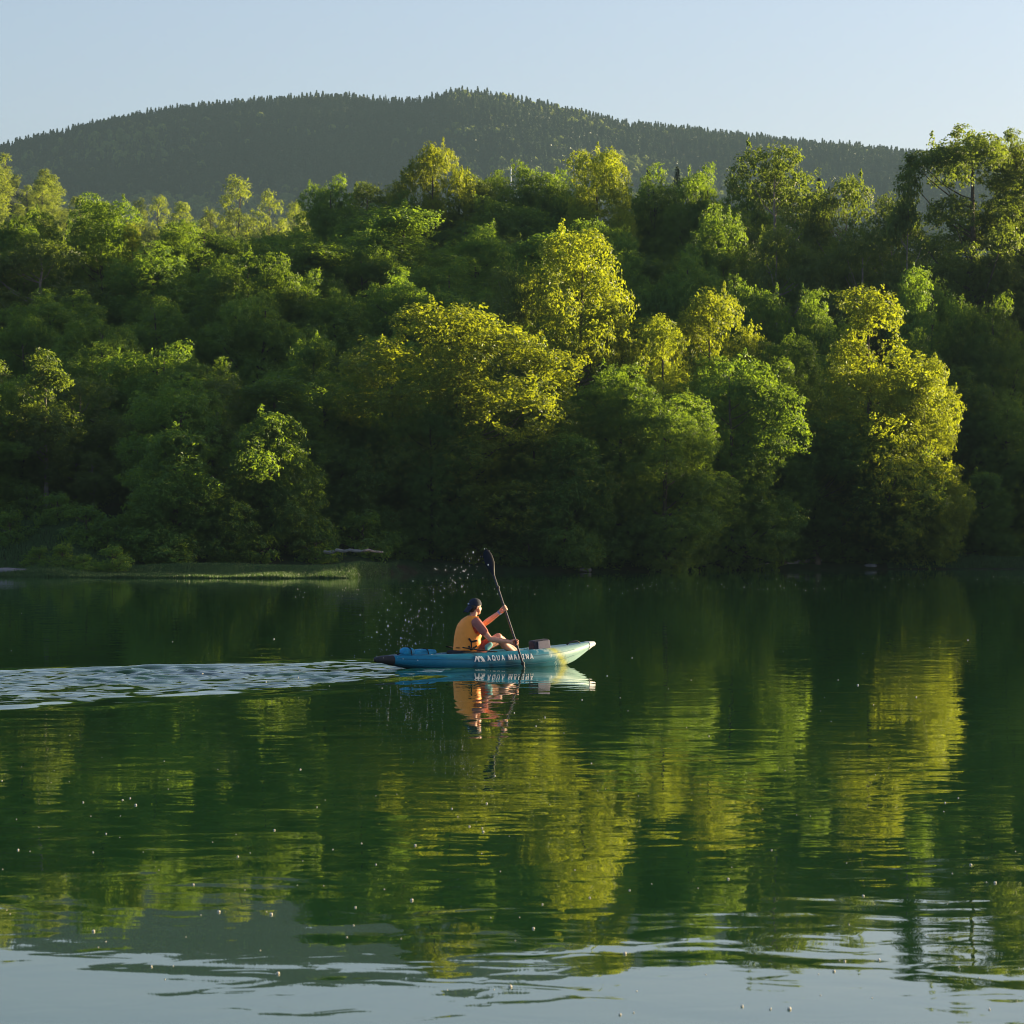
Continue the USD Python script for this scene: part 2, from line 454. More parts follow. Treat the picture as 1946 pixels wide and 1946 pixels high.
    mesh('trunk', joined(wood), barkmat, path, smooth=True)
    mesh('crown', crown, leafmat, path)
    KIND[key] = (float(np.percentile(c[:, 2], 99.7)), float(np.percentile(np.abs(c[:, 0]), 98.5)))


def build_conifer(key, H, R, seed, n=2600, leaf=0.34):
    rng = np.random.default_rng(seed)
    t = rng.random(n) ** 0.8
    ang = np.round(rng.random(n) * 9 + t * 40) / 9 * 2 * np.pi + rng.normal(0, .16, n)
    q = np.sqrt(rng.random(n))
    tier = 0.78 + 0.22 * np.cos(t * 50)
    rad = R * (1 - t) ** 0.9 * q * tier * (1 + .25 * np.sin(ang * 3 + t * 17)) + .05
    c = np.stack([np.cos(ang) * rad, np.sin(ang) * rad, 0.08 * H + t * H * .92 - rad * .35], 1)
    nr = unit(np.stack([np.cos(ang) * .5, np.sin(ang) * .5, np.full(n, .9)], 1) + rng.normal(0, .4, (n, 3)))
    path = '/World/kinds/' + key
    stage.CreateClassPrim(path)
    mesh('trunk', tube([[0, 0, -.5], [0, 0, H * .5], [0, 0, H * .97]], [0.22, .12, .02], 6), 'bark', path, smooth=True)
    mesh('crown', leaf_cards(c, nr, leaf * 1.4 * (1.1 - .85 * t), rng, wide=.45), 'needle', path)
    KIND[key] = (H, R)


DOME = [(0, .45), (.12, .78), (.3, 1.0), (.5, .97), (.7, .84), (.85, .66), (.95, .45), (1, .25)]
PEAK = [(0, .5), (.12, .85), (.28, 1.0), (.45, .90), (.62, .72), (.8, .48), (.92, .28), (1, .1)]
ROUND = [(0, .25), (.15, .65), (.35, .95), (.55, 1.0), (.75, .85), (.9, .5), (1, .15)]
BUSH = [(0, .75), (.1, .95), (.3, 1.0), (.55, .9), (.75, .7), (.9, .42), (1, .12)]
SLIM = [(0, .35), (.2, .8), (.4, 1.0), (.6, .8), (.8, .5), (1, .12)]
TALL = [(0, .35), (.15, .75), (.35, .8), (.55, 1.0), (.75, .95), (.9, .7), (1, .25)]
LEAF = 0.19
build_tree('dome', 14.5, 5.6, DOME, 0.7, 74, 1.75, LEAF, 59500, 1, 'leaf_green', shoots=16)
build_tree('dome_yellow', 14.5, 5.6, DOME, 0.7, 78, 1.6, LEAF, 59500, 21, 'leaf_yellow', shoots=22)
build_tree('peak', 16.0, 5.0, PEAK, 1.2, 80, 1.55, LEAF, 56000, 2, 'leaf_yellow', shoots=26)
build_tree('peak_green', 15.0, 4.6, PEAK, 1.0, 66, 1.55, LEAF, 45500, 12, 'leaf_green', shoots=18)
build_tree('round', 13.0, 4.4, ROUND, 1.8, 56, 1.6, LEAF, 42000, 3, 'leaf_green', shoots=14)
build_tree('round_b', 13.0, 4.2, ROUND, 1.6, 50, 1.7, LEAF, 38500, 33, 'leaf_green', shoots=10)
build_tree('round_dull', 13.0, 4.4, ROUND, 2.0, 52, 1.6, LEAF, 36750, 43, 'leaf_dull', shoots=16, barkmat='pale_bark')
build_tree('bush', 8.0, 3.4, BUSH, 0.1, 52, 1.15, LEAF, 35000, 4, 'leaf_green', shoots=10, trunk_r=.13)
build_tree('slim', 10.0, 2.6, SLIM, 2.6, 34, 0.95, LEAF, 13125, 5, 'leaf_dull', 'pale_bark', shoots=8, trunk_r=.13)
build_tree('tall_open', 22.0, 6.4, TALL, 5.0, 62, 1.55, LEAF, 58000, 6, 'leaf_dull', shoots=14, trunk_r=.34, inner=.3, squash=.7)
build_tree('shrub', 1.6, 1.1, BUSH, 0.0, 16, 0.5, 0.14, 2600, 7, 'leaf_green', shoots=4, trunk_r=.04)
build_tree('far_round', 10.0, 3.6, DOME, 0.6, 30, 1.5, 0.26, 8000, 8, 'leaf_hill', shoots=0)
build_tree('far_round_b', 10.0, 3.2, PEAK, 0.6, 26, 1.5, 0.26, 7000, 18, 'leaf_hill', shoots=0)
build_conifer('conifer', 13.0, 2.6, 9)


def tree(key, loc, H, W, rz, label, group=None, name='tree', cat='tree'):
    h, r = KIND[key]
    x = xform(name, loc, rz, (W / (2 * r), W / (2 * r), H / h))
    x.GetPrim().GetReferences().AddInternalReference('/World/kinds/' + key)
    x.GetPrim().SetInstanceable(True)
    tag(x, label, cat, group)
    return x


def plant(key, px, top, wpx, Y, rz, label, group=None, **kw):
    """a tree at distance Y whose tip falls on (px, top) and whose crown is wpx wide in the photograph"""
    p = at(px, top, Y)
    g = float(terrain(p[0], Y))
    tree(key, (p[0], Y, g), p[2] - g, wpx / FPX * Y, rz, label, group, **kw)
    SPOTS.append((p[0], Y, wpx / FPX * Y))


SPOTS = []
SHORE = 'trees along the far shore'
for row in [
    # the bright stand on the right half of the shore
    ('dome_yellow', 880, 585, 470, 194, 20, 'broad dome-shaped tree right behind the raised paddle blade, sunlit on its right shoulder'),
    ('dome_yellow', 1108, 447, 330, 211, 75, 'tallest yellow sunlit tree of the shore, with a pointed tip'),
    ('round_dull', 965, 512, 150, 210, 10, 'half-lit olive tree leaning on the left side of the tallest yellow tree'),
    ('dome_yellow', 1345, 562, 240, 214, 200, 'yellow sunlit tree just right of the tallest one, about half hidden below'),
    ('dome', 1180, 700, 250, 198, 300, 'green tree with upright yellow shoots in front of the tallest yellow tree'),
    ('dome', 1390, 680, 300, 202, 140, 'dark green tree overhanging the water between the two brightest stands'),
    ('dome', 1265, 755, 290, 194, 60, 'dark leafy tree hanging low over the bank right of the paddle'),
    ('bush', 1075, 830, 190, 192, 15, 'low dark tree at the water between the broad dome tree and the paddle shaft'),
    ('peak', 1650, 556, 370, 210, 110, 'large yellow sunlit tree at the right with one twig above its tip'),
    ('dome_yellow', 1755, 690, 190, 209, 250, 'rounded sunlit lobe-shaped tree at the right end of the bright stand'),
    ('dome', 1480, 645, 220, 214, 45, 'duller half-lit tree between the two sunlit stands on the right'),
    ('round', 1555, 790, 220, 207, 190, 'shaded tree filling the foot of the right sunlit stand'),
    ('round', 1700, 830, 230, 209, 280, 'dark drooping tree at the lower right end of the stand'),
    ('round', 1885, 572, 170, 228, 10, 'tree with a pale lit cap near the right edge of the photograph'),
    ('round_b', 1915, 752, 190, 222, 120, 'shaded tree at the right edge with a yellow lit top'),
    ('bush', 1868, 900, 110, 213, 77, 'small dark tree above the grass patch at the right edge'),
    ('dome', 1015, 740, 210, 197, 290, 'green tree in the shade between the broad dome tree and the tallest yellow tree'),
    ('peak', 1260, 610, 230, 206, 33, 'half-lit yellow-green crown low on the right side of the tallest yellow tree'),
    ('round', 1490, 780, 170, 206, 265, 'dim crown deep in the gap between the two sunlit stands'),
    ('dome', 820, 760, 230, 192, 115, 'leafy green skirt of branches low in front of the broad dome tree'),
    # the shaded shore on the left
    ('bush', 330, 822, 215, 180, 0, 'dense bushy tree reaching down to the grass on the left shore'),
    ('bush', 515, 790, 195, 182, 130, 'bushy tree with a bare stem, right one of the pair over the grass strip'),
    ('bush', 650, 850, 150, 190, 220, 'dark bushy tree above the bare brown bank left of the paddler'),
    ('slim', 85, 668, 145, 189, 0, 'slender thin-leaved tree with a long pale trunk at the left edge'),
    ('peak_green', 355, 690, 155, 196, 90, 'pale green pointed tree behind the left bushy tree'),
    ('slim', 175, 860, 85, 187, 70, 'small sapling beside the slender pale-trunked tree'),
    ('round_dull', 262, 800, 110, 190, 200, 'reddish olive young tree tucked behind the left bushy tree'),
    ('dome', 745, 645, 190, 203, 170, 'dark green tree on the shaded left flank of the broad dome tree'),
    ('bush', 700, 800, 130, 194, 40, 'dark low tree at the left foot of the broad dome tree'),
]:
    plant(*row, group=SHORE, name='shore_tree')
WOOD = 'trees of the wooded slope'
for row in [
    ('dome', 470, 488, 250, 224, 10, 'large rounded green tree standing out in the middle of the shaded left slope'),
    ('round', 580, 522, 150, 226, 50, 'smaller rounded tree touching the right side of the large left slope tree'),
    ('peak_green', 592, 648, 145, 206, 95, 'pointed shaded tree just above the pair of bushy shore trees'),
    ('dome', 195, 612, 215, 210, 200, 'broad shaded tree behind the slender pale-trunked tree'),
    ('round', 300, 575, 190, 218, 300, 'greyish green shaded crown left of the large rounded slope tree'),
    ('dome', 45, 600, 180, 214, 130, 'dark tree above the slender tree at the left edge'),
    ('round_b', 420, 690, 130, 206, 20, 'shaded crown between the pale pointed tree and the pointed tree right of it'),
    ('dome', 45, 405, 200, 238, 60, 'tall tree at the left edge with a yellow lit crest'),
    ('round', 192, 376, 190, 243, 160, 'tall tree near the left edge, sunlit down its right side'),
    ('peak', 252, 430, 120, 240, 10, 'narrow sunlit crown right beside the tall side-lit tree on the left'),
    ('dome', 385, 428, 270, 250, 250, 'dark broad crown filling the dip under the far sunlit round tree'),
    ('round_b', 560, 440, 180, 256, 80, 'dark crown at the left end of the main tree line'),
    ('dome', 690, 470, 220, 240, 140, 'dark rounded crown high in the middle of the slope, left of centre'),
    ('round', 640, 560, 180, 226, 280, 'bluish green shaded crown left of the middle of the slope'),
    ('round_b', 765, 520, 190, 230, 330, 'bluish green shaded crown above the broad dome tree'),
    ('round', 850, 500, 180, 236, 35, 'dark crown in the shade left of the tallest yellow tree'),
    ('dome', 905, 430, 210, 250, 95, 'dark gappy crown under the yellow-topped skyline tree'),
    ('round_b', 1305, 480, 190, 234, 145, 'dark crown directly right of the tip of the tallest yellow tree'),
    ('round', 1420, 540, 170, 226, 215, 'bluish green shaded crown above the right-hand yellow trees'),
    ('dome', 1555, 560, 190, 226, 275, 'shaded crown behind the tip of the large right yellow tree'),
    ('round_b', 1745, 640, 160, 222, 5, 'pale bluish crown in the gap right of the large right yellow tree'),
    ('round_dull', 1485, 440, 200, 240, 65, 'olive crown with a dark forked trunk on the right of the slope'),
    ('round', 1370, 400, 180, 250, 125, 'dark crown under the right half of the skyline'),
    ('round_dull', 1640, 440, 210, 240, 185, 'olive yellow backlit crown left of the open giant tree'),
    ('dome', 1770, 520, 220, 232, 245, 'dark green crown under the open giant tree'),
    ('tall_open', 1850, 246, 290, 244, 0, 'giant open-branched tree towering at the right edge against the sky'),
    ('tall_open', 1960, 262, 220, 246, 100, 'second tall tree half cut off by the right edge'),
    ('slim', 1725, 330, 110, 241, 190, 'spindly side branches of leaves left of the giant tree'),
]:
    plant(*row, group=WOOD, name='slope_tree')
LINE = 'trees of the skyline row'
for row in [
    ('round', 628, 342, 130, 276, 0, 'pointed light-topped tree at the left end of the skyline row'),
    ('round_dull', 705, 352, 160, 278, 70, 'rounded skyline tree left of the yellow-topped tall one'),
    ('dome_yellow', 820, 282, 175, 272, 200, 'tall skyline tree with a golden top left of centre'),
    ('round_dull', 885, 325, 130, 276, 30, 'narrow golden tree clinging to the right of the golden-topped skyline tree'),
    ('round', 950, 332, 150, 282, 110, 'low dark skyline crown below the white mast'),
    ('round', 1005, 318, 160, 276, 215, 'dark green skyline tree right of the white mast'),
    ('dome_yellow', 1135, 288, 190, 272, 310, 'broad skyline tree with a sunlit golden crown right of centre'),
    ('round_b', 1245, 325, 150, 278, 20, 'dark green round skyline tree between golden crown and small conifers'),
    ('round', 1340, 322, 150, 274, 75, 'wide dark green skyline tree right of the small conifers'),
    ('round_dull', 1480, 284, 210, 264, 145, 'tall olive skyline tree on the right, standing above its row'),
    ('round_dull', 1600, 342, 160, 262, 255, 'sloping olive skyline crown right of the tall olive tree'),
    ('round_dull', 1690, 375, 130, 258, 325, 'lowest olive crown at the right end of the skyline row'),
    ('round', 1420, 345, 150, 280, 165, 'small dark crown left of the tall olive skyline tree'),
    ('round_b', 1075, 335, 140, 280, 285, 'small dark skyline crown left of the sunlit golden crown'),
    ('round_b', 770, 375, 150, 270, 15, 'dark crown filling under the golden-topped skyline tree'),
]:
    plant(*row, group=LINE, name='skyline_tree')
for px, top, Y, lab in ((1287, 316, 300, 'small dark conifer poking above the skyline row right of centre'),
                        (1232, 322, 300, 'dark flat-topped conifer behind the round skyline tree'),
                        (1556, 338, 296, 'dark conifer tip between the two olive skyline trees')):
    plant('conifer', px, top, 150, Y, px, lab, 'conifers behind the skyline row', name='conifer', cat='conifer')

# the rest of the wood: crowns that fill the slope between the ones above
rng = np.random.default_rng(77)
SKYLINE = np.array([(-200, 420), (0, 470), (150, 450), (300, 470), (450, 470), (560, 440), (640, 400), (1000, 380), (1300, 370), (1500, 390), (1700, 420), (1950, 400), (2300, 400)], float)
n_fill = 0
for Y in np.concatenate([[186, 191, 196.5], np.arange(203, 292, 7.5)]):
    for px in np.arange(-120, 2080, 7.0 / Y * FPX):
        p = px + rng.uniform(-2.5, 2.5) / Y * FPX
        y = Y + rng.uniform(-3, 3)
        X = (p - CX) / FPX * y
        if Y < 200 and p > 640:
            continue
        if y < shore(X) + 12 or any(abs(X - a) < 0.28 * w + .9 and abs(y - b) < 3.5 for a, b, w in SPOTS):
            continue
        if p > 1790 and y < 216:
            continue
        g = float(terrain(X, y))
        H = rng.uniform(9.0, 13.0)
        # keep the random ones below the outline of the planned ones
        lim = np.interp(p, SKYLINE[:, 0], SKYLINE[:, 1])
        zmax = EYE + (HOR - lim) / FPX * y
        floor = 720 if y < 200 else 660 if y < 216 else (560 if y < 232 else 0)
        if floor:
            zmax = min(zmax, EYE + (HOR - floor) / FPX * y)
        H = min(H, zmax - g)
        if H < 3.5:
            continue
        k = ('round', 'round_b', 'dome', 'round_dull', 'peak_green')[rng.integers(0, 5)]
        side = 'left' if p < 650 else 'middle' if p < 1300 else 'right'
        deep = 'lower' if y < 228 else 'upper'
        lab = 'shaded green tree, one of many merging crowns on the %s %s part of the slope' % (deep, side)
        tree(k, (X, y, g), H, H * rng.uniform(.62, .8), rng.uniform(0, 360), lab, 'merging crowns on the %s %s slope' % (deep, side), 'slope_tree')
        n_fill += 1
# the same wood goes on to the right, out of the frame; it shades the slope and the foot of the shore trees
out = []
for Y in np.arange(246, 300, 11.0):
    for px in np.arange(2110, 3500, 9.5 / Y * FPX):
        out.append(((px + rng.uniform(-60, 60) - CX) / FPX * Y, Y + rng.uniform(-4, 4), rng.uniform(10, 13)))
for x in np.arange(35, 52, 4.0):
    out.append((x, float(shore(x)) + rng.uniform(3, 8), rng.uniform(6.5, 8.0) if x < 44 else rng.uniform(9, 11)))
for x in np.arange(58, 97, 7.0):
    for y in np.arange(255, 292, 9.0):
        out.append((x + rng.uniform(-2, 2), y + rng.uniform(-2, 2), rng.uniform(15.5, 18)))
for x in np.arange(60, 120, 5.0):
    out.append((x, float(shore(x)) + rng.uniform(2, 8), rng.uniform(14, 17)))
for X, y, H in out:
    tree(('round', 'dome', 'round_b')[rng.integers(0, 3)], (X, y, float(terrain(X, y))), H, H * .75, rng.uniform(0, 360),
         'tree of the same wood beyond the right edge of the view', 'wood beyond the right edge', 'slope_tree')
print('fill trees', n_fill)

# ------------------------------------------------------------------ sunlit hill at the left and the wood between it and the shore
rng = np.random.default_rng(5)
m = 0
for Y in np.arange(440, 640, 12.0):
    for X in np.arange(-115, -5, 4.6):
        x, y = X + rng.uniform(-2.4, 2.4), Y + rng.uniform(-6, 6)
        px = CX + x / y * FPX
        if px < -160 or px > 620:
            continue
        g = float(left_z(np.array([x]), np.array([y]))[0])
        H = rng.uniform(5.5, 8.0)
        z = EYE + (HOR - (g + H - EYE) / y * FPX - EYE) * 0
        top = HOR - (g + H - EYE) / y * FPX
        if top > 500:
            continue
        k = 'far_round' if rng.random() < .6 else 'far_round_b'
        tree(k, (x, y, g - .3), H, H * rng.uniform(.6, .85), rng.uniform(0, 360),
             'small sunlit tree, one of many covering the far hill at the left', 'trees on the sunlit left hill', 'hill_tree')
        m += 1
print('hill trees', m)
for px, top, w, Y, lab in ((455, 338, 130, 600, 'round sunlit yellow-green tree standing alone beyond the slope, left of centre'),
                           (512, 364, 80, 604, 'dark tree right beside the lone far sunlit round tree'),
                           (300, 374, 80, 620, 'small pale rounded tree far off beside the sunlit hill foot'),
                           (345, 385, 60, 616, 'small pointed sunlit tree far off left of the lone round tree'),
                           (262, 380, 70, 618, 'hazy pale tree at the foot of the sunlit hill'),
                           (560, 385, 80, 600, 'dark far tree behind the left end of the skyline row'),
                           (400, 398, 80, 590, 'low sunlit far tree left of the lone round tree')):
    p = at(px, top, Y)
    g = float(left_z(np.array([p[0]]), np.array([float(Y)]))[0]) - .5
    tree('far_round' if w > 60 else 'far_round_b', (p[0], Y, g), p[2] - g, w / FPX * Y, px, lab, 'trees beyond the slope', 'far_tree')

# the mountain's forest: a mass of conifers and broadleaved crowns
rng = np.random.default_rng(8)
protos = []
pi = UsdGeom.PointInstancer.Define(stage, '/World/mountain_forest')
UsdGeom.Xform.Define(stage, '/World/mountain_forest/kinds')


def far_cards(name, H, R, n, leaf, mat, conic, seed):
    r = np.random.default_rng(seed)
    t = r.random(n)
    a = r.random(n) * 6.2832
    if conic:
        rad = R * (1 - t) ** .9 * np.sqrt(r.random(n)) + .1
        z = t * H
        up = .8
    else:
        u = unit(r.normal(size=(n, 3)))
        u[:, 2] = np.abs(u[:, 2]) * 1.2 - .2
        b = .8 + .4 * meshkit.noise(u * 2 + seed, seed)
        rad = np.hypot(u[:, 0], u[:, 1]) * R * b
        a = np.arctan2(u[:, 1], u[:, 0])
        z = H * .45 + u[:, 2] * H * .5 * b
        up = .5
    c = np.stack([np.cos(a) * rad, np.sin(a) * rad, z], 1)
    nr = unit(np.stack([np.cos(a) * .6, np.sin(a) * .6, np.full(n, up)], 1) + r.normal(0, .35, (n, 3)))
    p = usdkit.mesh(stage, '/World/mountain_forest/kinds/' + name, leaf_cards(c, nr, leaf, r, wide=.7), LOOK[mat])
    protos.append(p.GetPath())


far_cards('conifer', 12.0, 2.4, 150, 1.7, 'needle', True, 1)
far_cards('conifer_broad', 10.0, 2.9, 150, 1.8, 'needle', True, 2)
far_cards('broadleaf', 8.5, 3.6, 150, 1.7, 'leaf_far', False, 3)
far_cards('broadleaf_small', 7.0, 3.0, 130, 1.6, 'leaf_far', False, 4)
pi.CreatePrototypesRel().SetTargets(protos)
N = 34000
y = rng.uniform(MY0 + 120, MY1 + 25, N)
x = rng.uniform(-1, 1, N) * (0.155 * y + 20)
z = mount_z(x, y)
con = meshkit.fbm(np.stack([x / 130, y / 130, np.zeros(N)], -1), 3, 40) + 0.25 * smoothstep(2200, 2480, y)
kind = np.where(con > 0.52 + rng.normal(0, .10, N), rng.integers(0, 2, N), 2 + rng.integers(0, 2, N))
s = rng.uniform(.4, 1.0, N) * np.where(y > MY1 - 120, .72, 1.0)
pi.CreatePositionsAttr(Vt.Vec3fArray.FromNumpy(np.stack([x, y, z - .4], 1).astype(np.float32)))
ang = rng.uniform(0, np.pi, N)
pi.CreateOrientationsAttr(Vt.QuathArray([Gf.Quath(float(np.cos(q)), 0, 0, float(np.sin(q))) for q in ang]))
pi.CreateScalesAttr(Vt.Vec3fArray.FromNumpy(np.stack([s * 1.1, s * 1.1, s], 1).astype(np.float32)))
pi.CreateProtoIndicesAttr(Vt.IntArray.FromNumpy(kind.astype(np.int32)))
tag(pi, 'mixed forest of small conifers and round crowns covering the hazy mountain', 'forest', kind='stuff')

# ------------------------------------------------------------------ the far bank: grass, shrubs, rocks, driftwood, mast
rng = np.random.default_rng(12)


def blades(px0, px1, d0, d1, n, h, name, label, seed):
    r = np.random.default_rng(seed)
    px = r.uniform(px0, px1, n)
    d = d0 + (d1 - d0) * r.random(n) ** 1.3
    x = (px - CX) / 34.5 * 1.0
    y = shore(x) + d
    g = terrain(x, y)
    hh0 = h * np.clip(.25 + .75 * smoothstep(px1, px1 - 120, px), .25, 1)
    clump = meshkit.noise(np.stack([x * .8, y * .3, np.zeros(n)], -1), seed)
    hh = hh0 * r.uniform(.5, 1.2, n) * (.55 + .8 * clump)
    a = r.uniform(0, 3.14159, n)
    wd = 0.022 + .02 * r.random(n)
    base = np.stack([x, y, g - .03], 1)
    side = np.stack([np.cos(a), np.sin(a), np.zeros(n)], 1) * wd[:, None]
    tip = base + np.stack([r.normal(0, .14, n), r.normal(0, .14, n), np.ones(n)], 1) * hh[:, None]
    v = np.stack([base - side, base + side, tip], 1).reshape(-1, 3)
    f = np.arange(3 * n).reshape(-1, 3)
    tag(mesh(name, (v, f), 'grass_blade'), label, 'grass', kind='stuff')


blades(60, 760, 0.0, 16, 80000, 0.20, 'grass', 'low green grass strip along the waterline of the left shore', 1)
blades(1760, 2080, 0.2, 12, 22000, 0.22, 'grass', 'patch of dim grass on the shore at the right edge', 2)
blades(-40, 320, 1.0, 24, 22000, 0.34, 'bank_growth', 'rough weeds over the earth bank at the far left', 3)
for px, d, w, label in ((20, 9, 95, 'leafy shrub high on the earth bank at the left edge'), (75, 5, 60, 'small shrub low on the earth bank near the left edge'),
                        (120, 4, 75, 'pale green shrub low on the middle of the earth bank'), (165, 11, 110, 'shrub on the crest of the earth bank'),
                        (205, 12, 120, 'wide shrub on the crest of the earth bank beside the bushy tree'), (160, 2.5, 55, 'tiny shrub at the grass edge below the earth bank'),
                        (215, 5, 80, 'dark shrub between earth bank and bushy tree'), (50, 14, 100, 'shrub at the foot of the slender pale-trunked tree'),
                        (110, 13, 90, 'shrub just right of the slender pale trunk'), (690, 24, 130, 'dark shrub on the brown bank left of the paddler'),
                        (1005, 2, 100, 'shrub at the waterline under the low tree right of the paddle'), (1140, 1.5, 120, 'shrub at the waterline below the dark overhanging trees'),
                        (1330, 1.5, 110, 'shrub hanging over the water in the middle of the right shore'), (1490, 3, 90, 'shrub beside the pale fallen log'),
                        (1600, 3, 100, 'shrub at the foot of the large right yellow tree'), (1660, 2.5, 80, 'small shrub right of the pale fallen log'),
                        (1865, 6, 110, 'rounded shrub on the grass patch at the right edge'), (1930, 14, 150, 'shrub behind the grass patch at the right edge'),
                        (760, 8, 90, 'shrub on the brown bank beside the grey driftwood branch'), (600, 20, 100, 'shrub behind the grass strip under the right bushy tree'),
                        (440, 18, 100, 'shrub behind the grass strip between the two bushy trees')):
    x = (px - CX) / 34.5
    y = float(shore(x)) + d
    x = (px - CX) / FPX * y
    w = w / FPX * y
    tree('shrub', (x, y, float(terrain(x, y))), w * .62, w, px * 7, label, 'shrubs of the far bank', 'shrub', 'shrub')


def boulder(name, px, py, wpx, hpx, seed, label, mat='stone', cat='rock'):
    Y = float(shore((px - CX) / 34.5)) + {'rock': 2.0}.get(cat, 1.5)
    for _ in range(12):                                    # find where the view through (px, py) meets the bank
        c = at(px, py, Y)
        Y = Y + np.clip((c[2] - float(terrain(c[0], Y))) * 3, -2, 3)
    s = trimesh.creation.icosphere(3, 1.0)
    v = s.vertices
    n = meshkit.fbm(v * 1.7 + seed, 3, seed)
    v = np.sign(v) * np.abs(v) ** 0.75 * (0.75 + .5 * n)[:, None]
    k = Y / FPX
    c = at(px, py, Y)
    m = mesh(name, (v * [wpx * k / 2, wpx * k / 2.6, hpx * k / 1.6] + [c[0], Y, c[2]], s.faces), mat, smooth=50)
    tag(m, label, cat)


boulder('rock', 12, 1090, 84, 17, 3, 'long grey rock half in the water at the left edge')
boulder('rock', 246, 1056, 34, 10, 5, 'pale flat rock on the bank left of the bushy tree')
boulder('rock', 274, 1062, 22, 6, 6, 'small tan rock at the grass edge below the bushy tree')
boulder('rock', 1110, 1083, 30, 7, 8, 'low grey rock at the waterline right of the paddle blade')
boulder('rock', 1655, 1075, 24, 6, 9, 'small grey rock near the pale fallen log')


def branch(name, pts, r0, r1, label, mat='driftwood', cat='log'):
    P = []
    for px, py, d in pts:
        Y = float(shore((px - CX) / 34.5)) + d
        P.append(at(px, py, Y))
    P = np.array(P)
    u = np.linspace(0, len(P) - 1, 14)
    Q = np.stack([np.interp(u, range(len(P)), P[:, i]) for i in range(3)], 1)
    Q += np.random.default_rng(len(label)).normal(0, .03, Q.shape)
    tag(mesh(name, tube(Q, np.linspace(r0, r1, 14), 8), mat, smooth=True), label, cat)


branch('driftwood_branch', [(618, 1050, 19), (650, 1046, 18), (690, 1047, 16), (725, 1049, 14)], .10, .06, 'grey driftwood branch lying on the brown bank left of the paddler', cat='branch')
branch('fallen_log', [(1495, 1073, 2.0), (1530, 1066, 2.2), (1560, 1065, 2.5)], .12, .08, 'pale fallen log on the bank below the large right yellow tree')
branch('fallen_log', [(1440, 1074, 1.6), (1478, 1073, 1.6)], .10, .07, 'short dim log lying left of the pale fallen log')
branch('bare_stem', [(1545, 1035, 4.0), (1552, 1000, 4.5), (1562, 962, 5.2)], .07, .04, 'bare leaning stem above the pale fallen log', cat='dead tree')
branch('bare_stem', [(1513, 1005, 5.0), (1512, 960, 5.0), (1514, 915, 5.0)], .07, .05, 'upright bare stem in the gap between the dark overhanging tree and the right stand', cat='dead tree')

p0, p1 = at(971, 372, 900.0), at(971, 312, 900.0)
mast = xform('white_mast', (p0[0], 900.0, p0[2] - 14))
hm = p1[2] - p0[2] + 14
mesh('pole', tube([[0, 0, 0], [0, 0, hm * .96]], [.17, .13], 10), 'white_paint', mast, smooth=40)
mesh('antenna_tip', tube([[0, 0, hm * .955], [0, 0, hm * .975], [0, 0, hm]], [.2, .12, .02], 8), 'white_paint', mast, smooth=40)
tag(mast, 'slim white mast rising behind the skyline trees before the mountain', 'mast')
p = at(733, 179, MY1)
tree('conifer', (p[0], MY1, float(mount_z(np.array([p[0]]), np.array([MY1]))[0]) - 3), p[2] - float(mount_z(np.array([p[0]]), np.array([MY1]))[0]) + 3, 7.5, 40,
     'lone taller tree standing out on the mountain ridge left of the summit', name='ridge_tree')

# ------------------------------------------------------------------ kayak
def lp(f, r, z):
    """kayak coordinates (forward, to the right-hand side, up) to the world"""
    return np.stack([KX[0] + KF[0] * np.asarray(f) + KR[0] * np.asarray(r), KX[1] + KF[1] * np.asarray(f) + KR[1] * np.asarray(r), np.asarray(z) + 0 * np.asarray(f)], -1)


def pin(px, py, r):
    """(f, r, z) of the point r metres to the right of the keel line that falls on (px, py)"""
    k = (px - CX) / FPX
    f = (k * (KX[1] + KR[1] * r) - KX[0] - KR[0] * r) / (KF[0] - k * KF[1])
    Y = KX[1] + KF[1] * f + KR[1] * r
    return np.array([f, r, EYE + (HOR - py) / FPX * Y])


HL = 1.91                                                  # half length
S_ = np.array([-2.0, -1.8, -1.4, -0.9, -0.3, 0.3, 0.8, 1.2, 1.5, 1.75, 1.9, 2.0]) / 2.0 * HL
W_ = [.075, .13, .25, .35, .395, .40, .375, .31, .235, .155, .10, .065]          # half width
B_ = [.115, .065, -.01, -.065, -.085, -.085, -.075, -.04, .03, .14, .22, .275]     # bottom
T_ = [.185, .205, .215, .215, .225, .245, .262, .285, .310, .335, .350, .355]      # top of the side tubes
R_ = [.045, .07, .105, .125, .135, .135, .13, .12, .10, .075, .055, .04]           # radius of the side tubes
from scipy.interpolate import PchipInterpolator as _Pc
hw, hb, ht, hr = (_Pc(S_, np.array(a)) for a in (W_, B_, T_, R_))


def deck_z(s):
    """height of the inner floor; rises to a deck at both ends"""
    closed = np.maximum(smoothstep(0.80, 1.05, s), smoothstep(-0.72, -0.95, s))
    return (1 - closed) * 0.06 + closed * (ht(s) - 0.012)


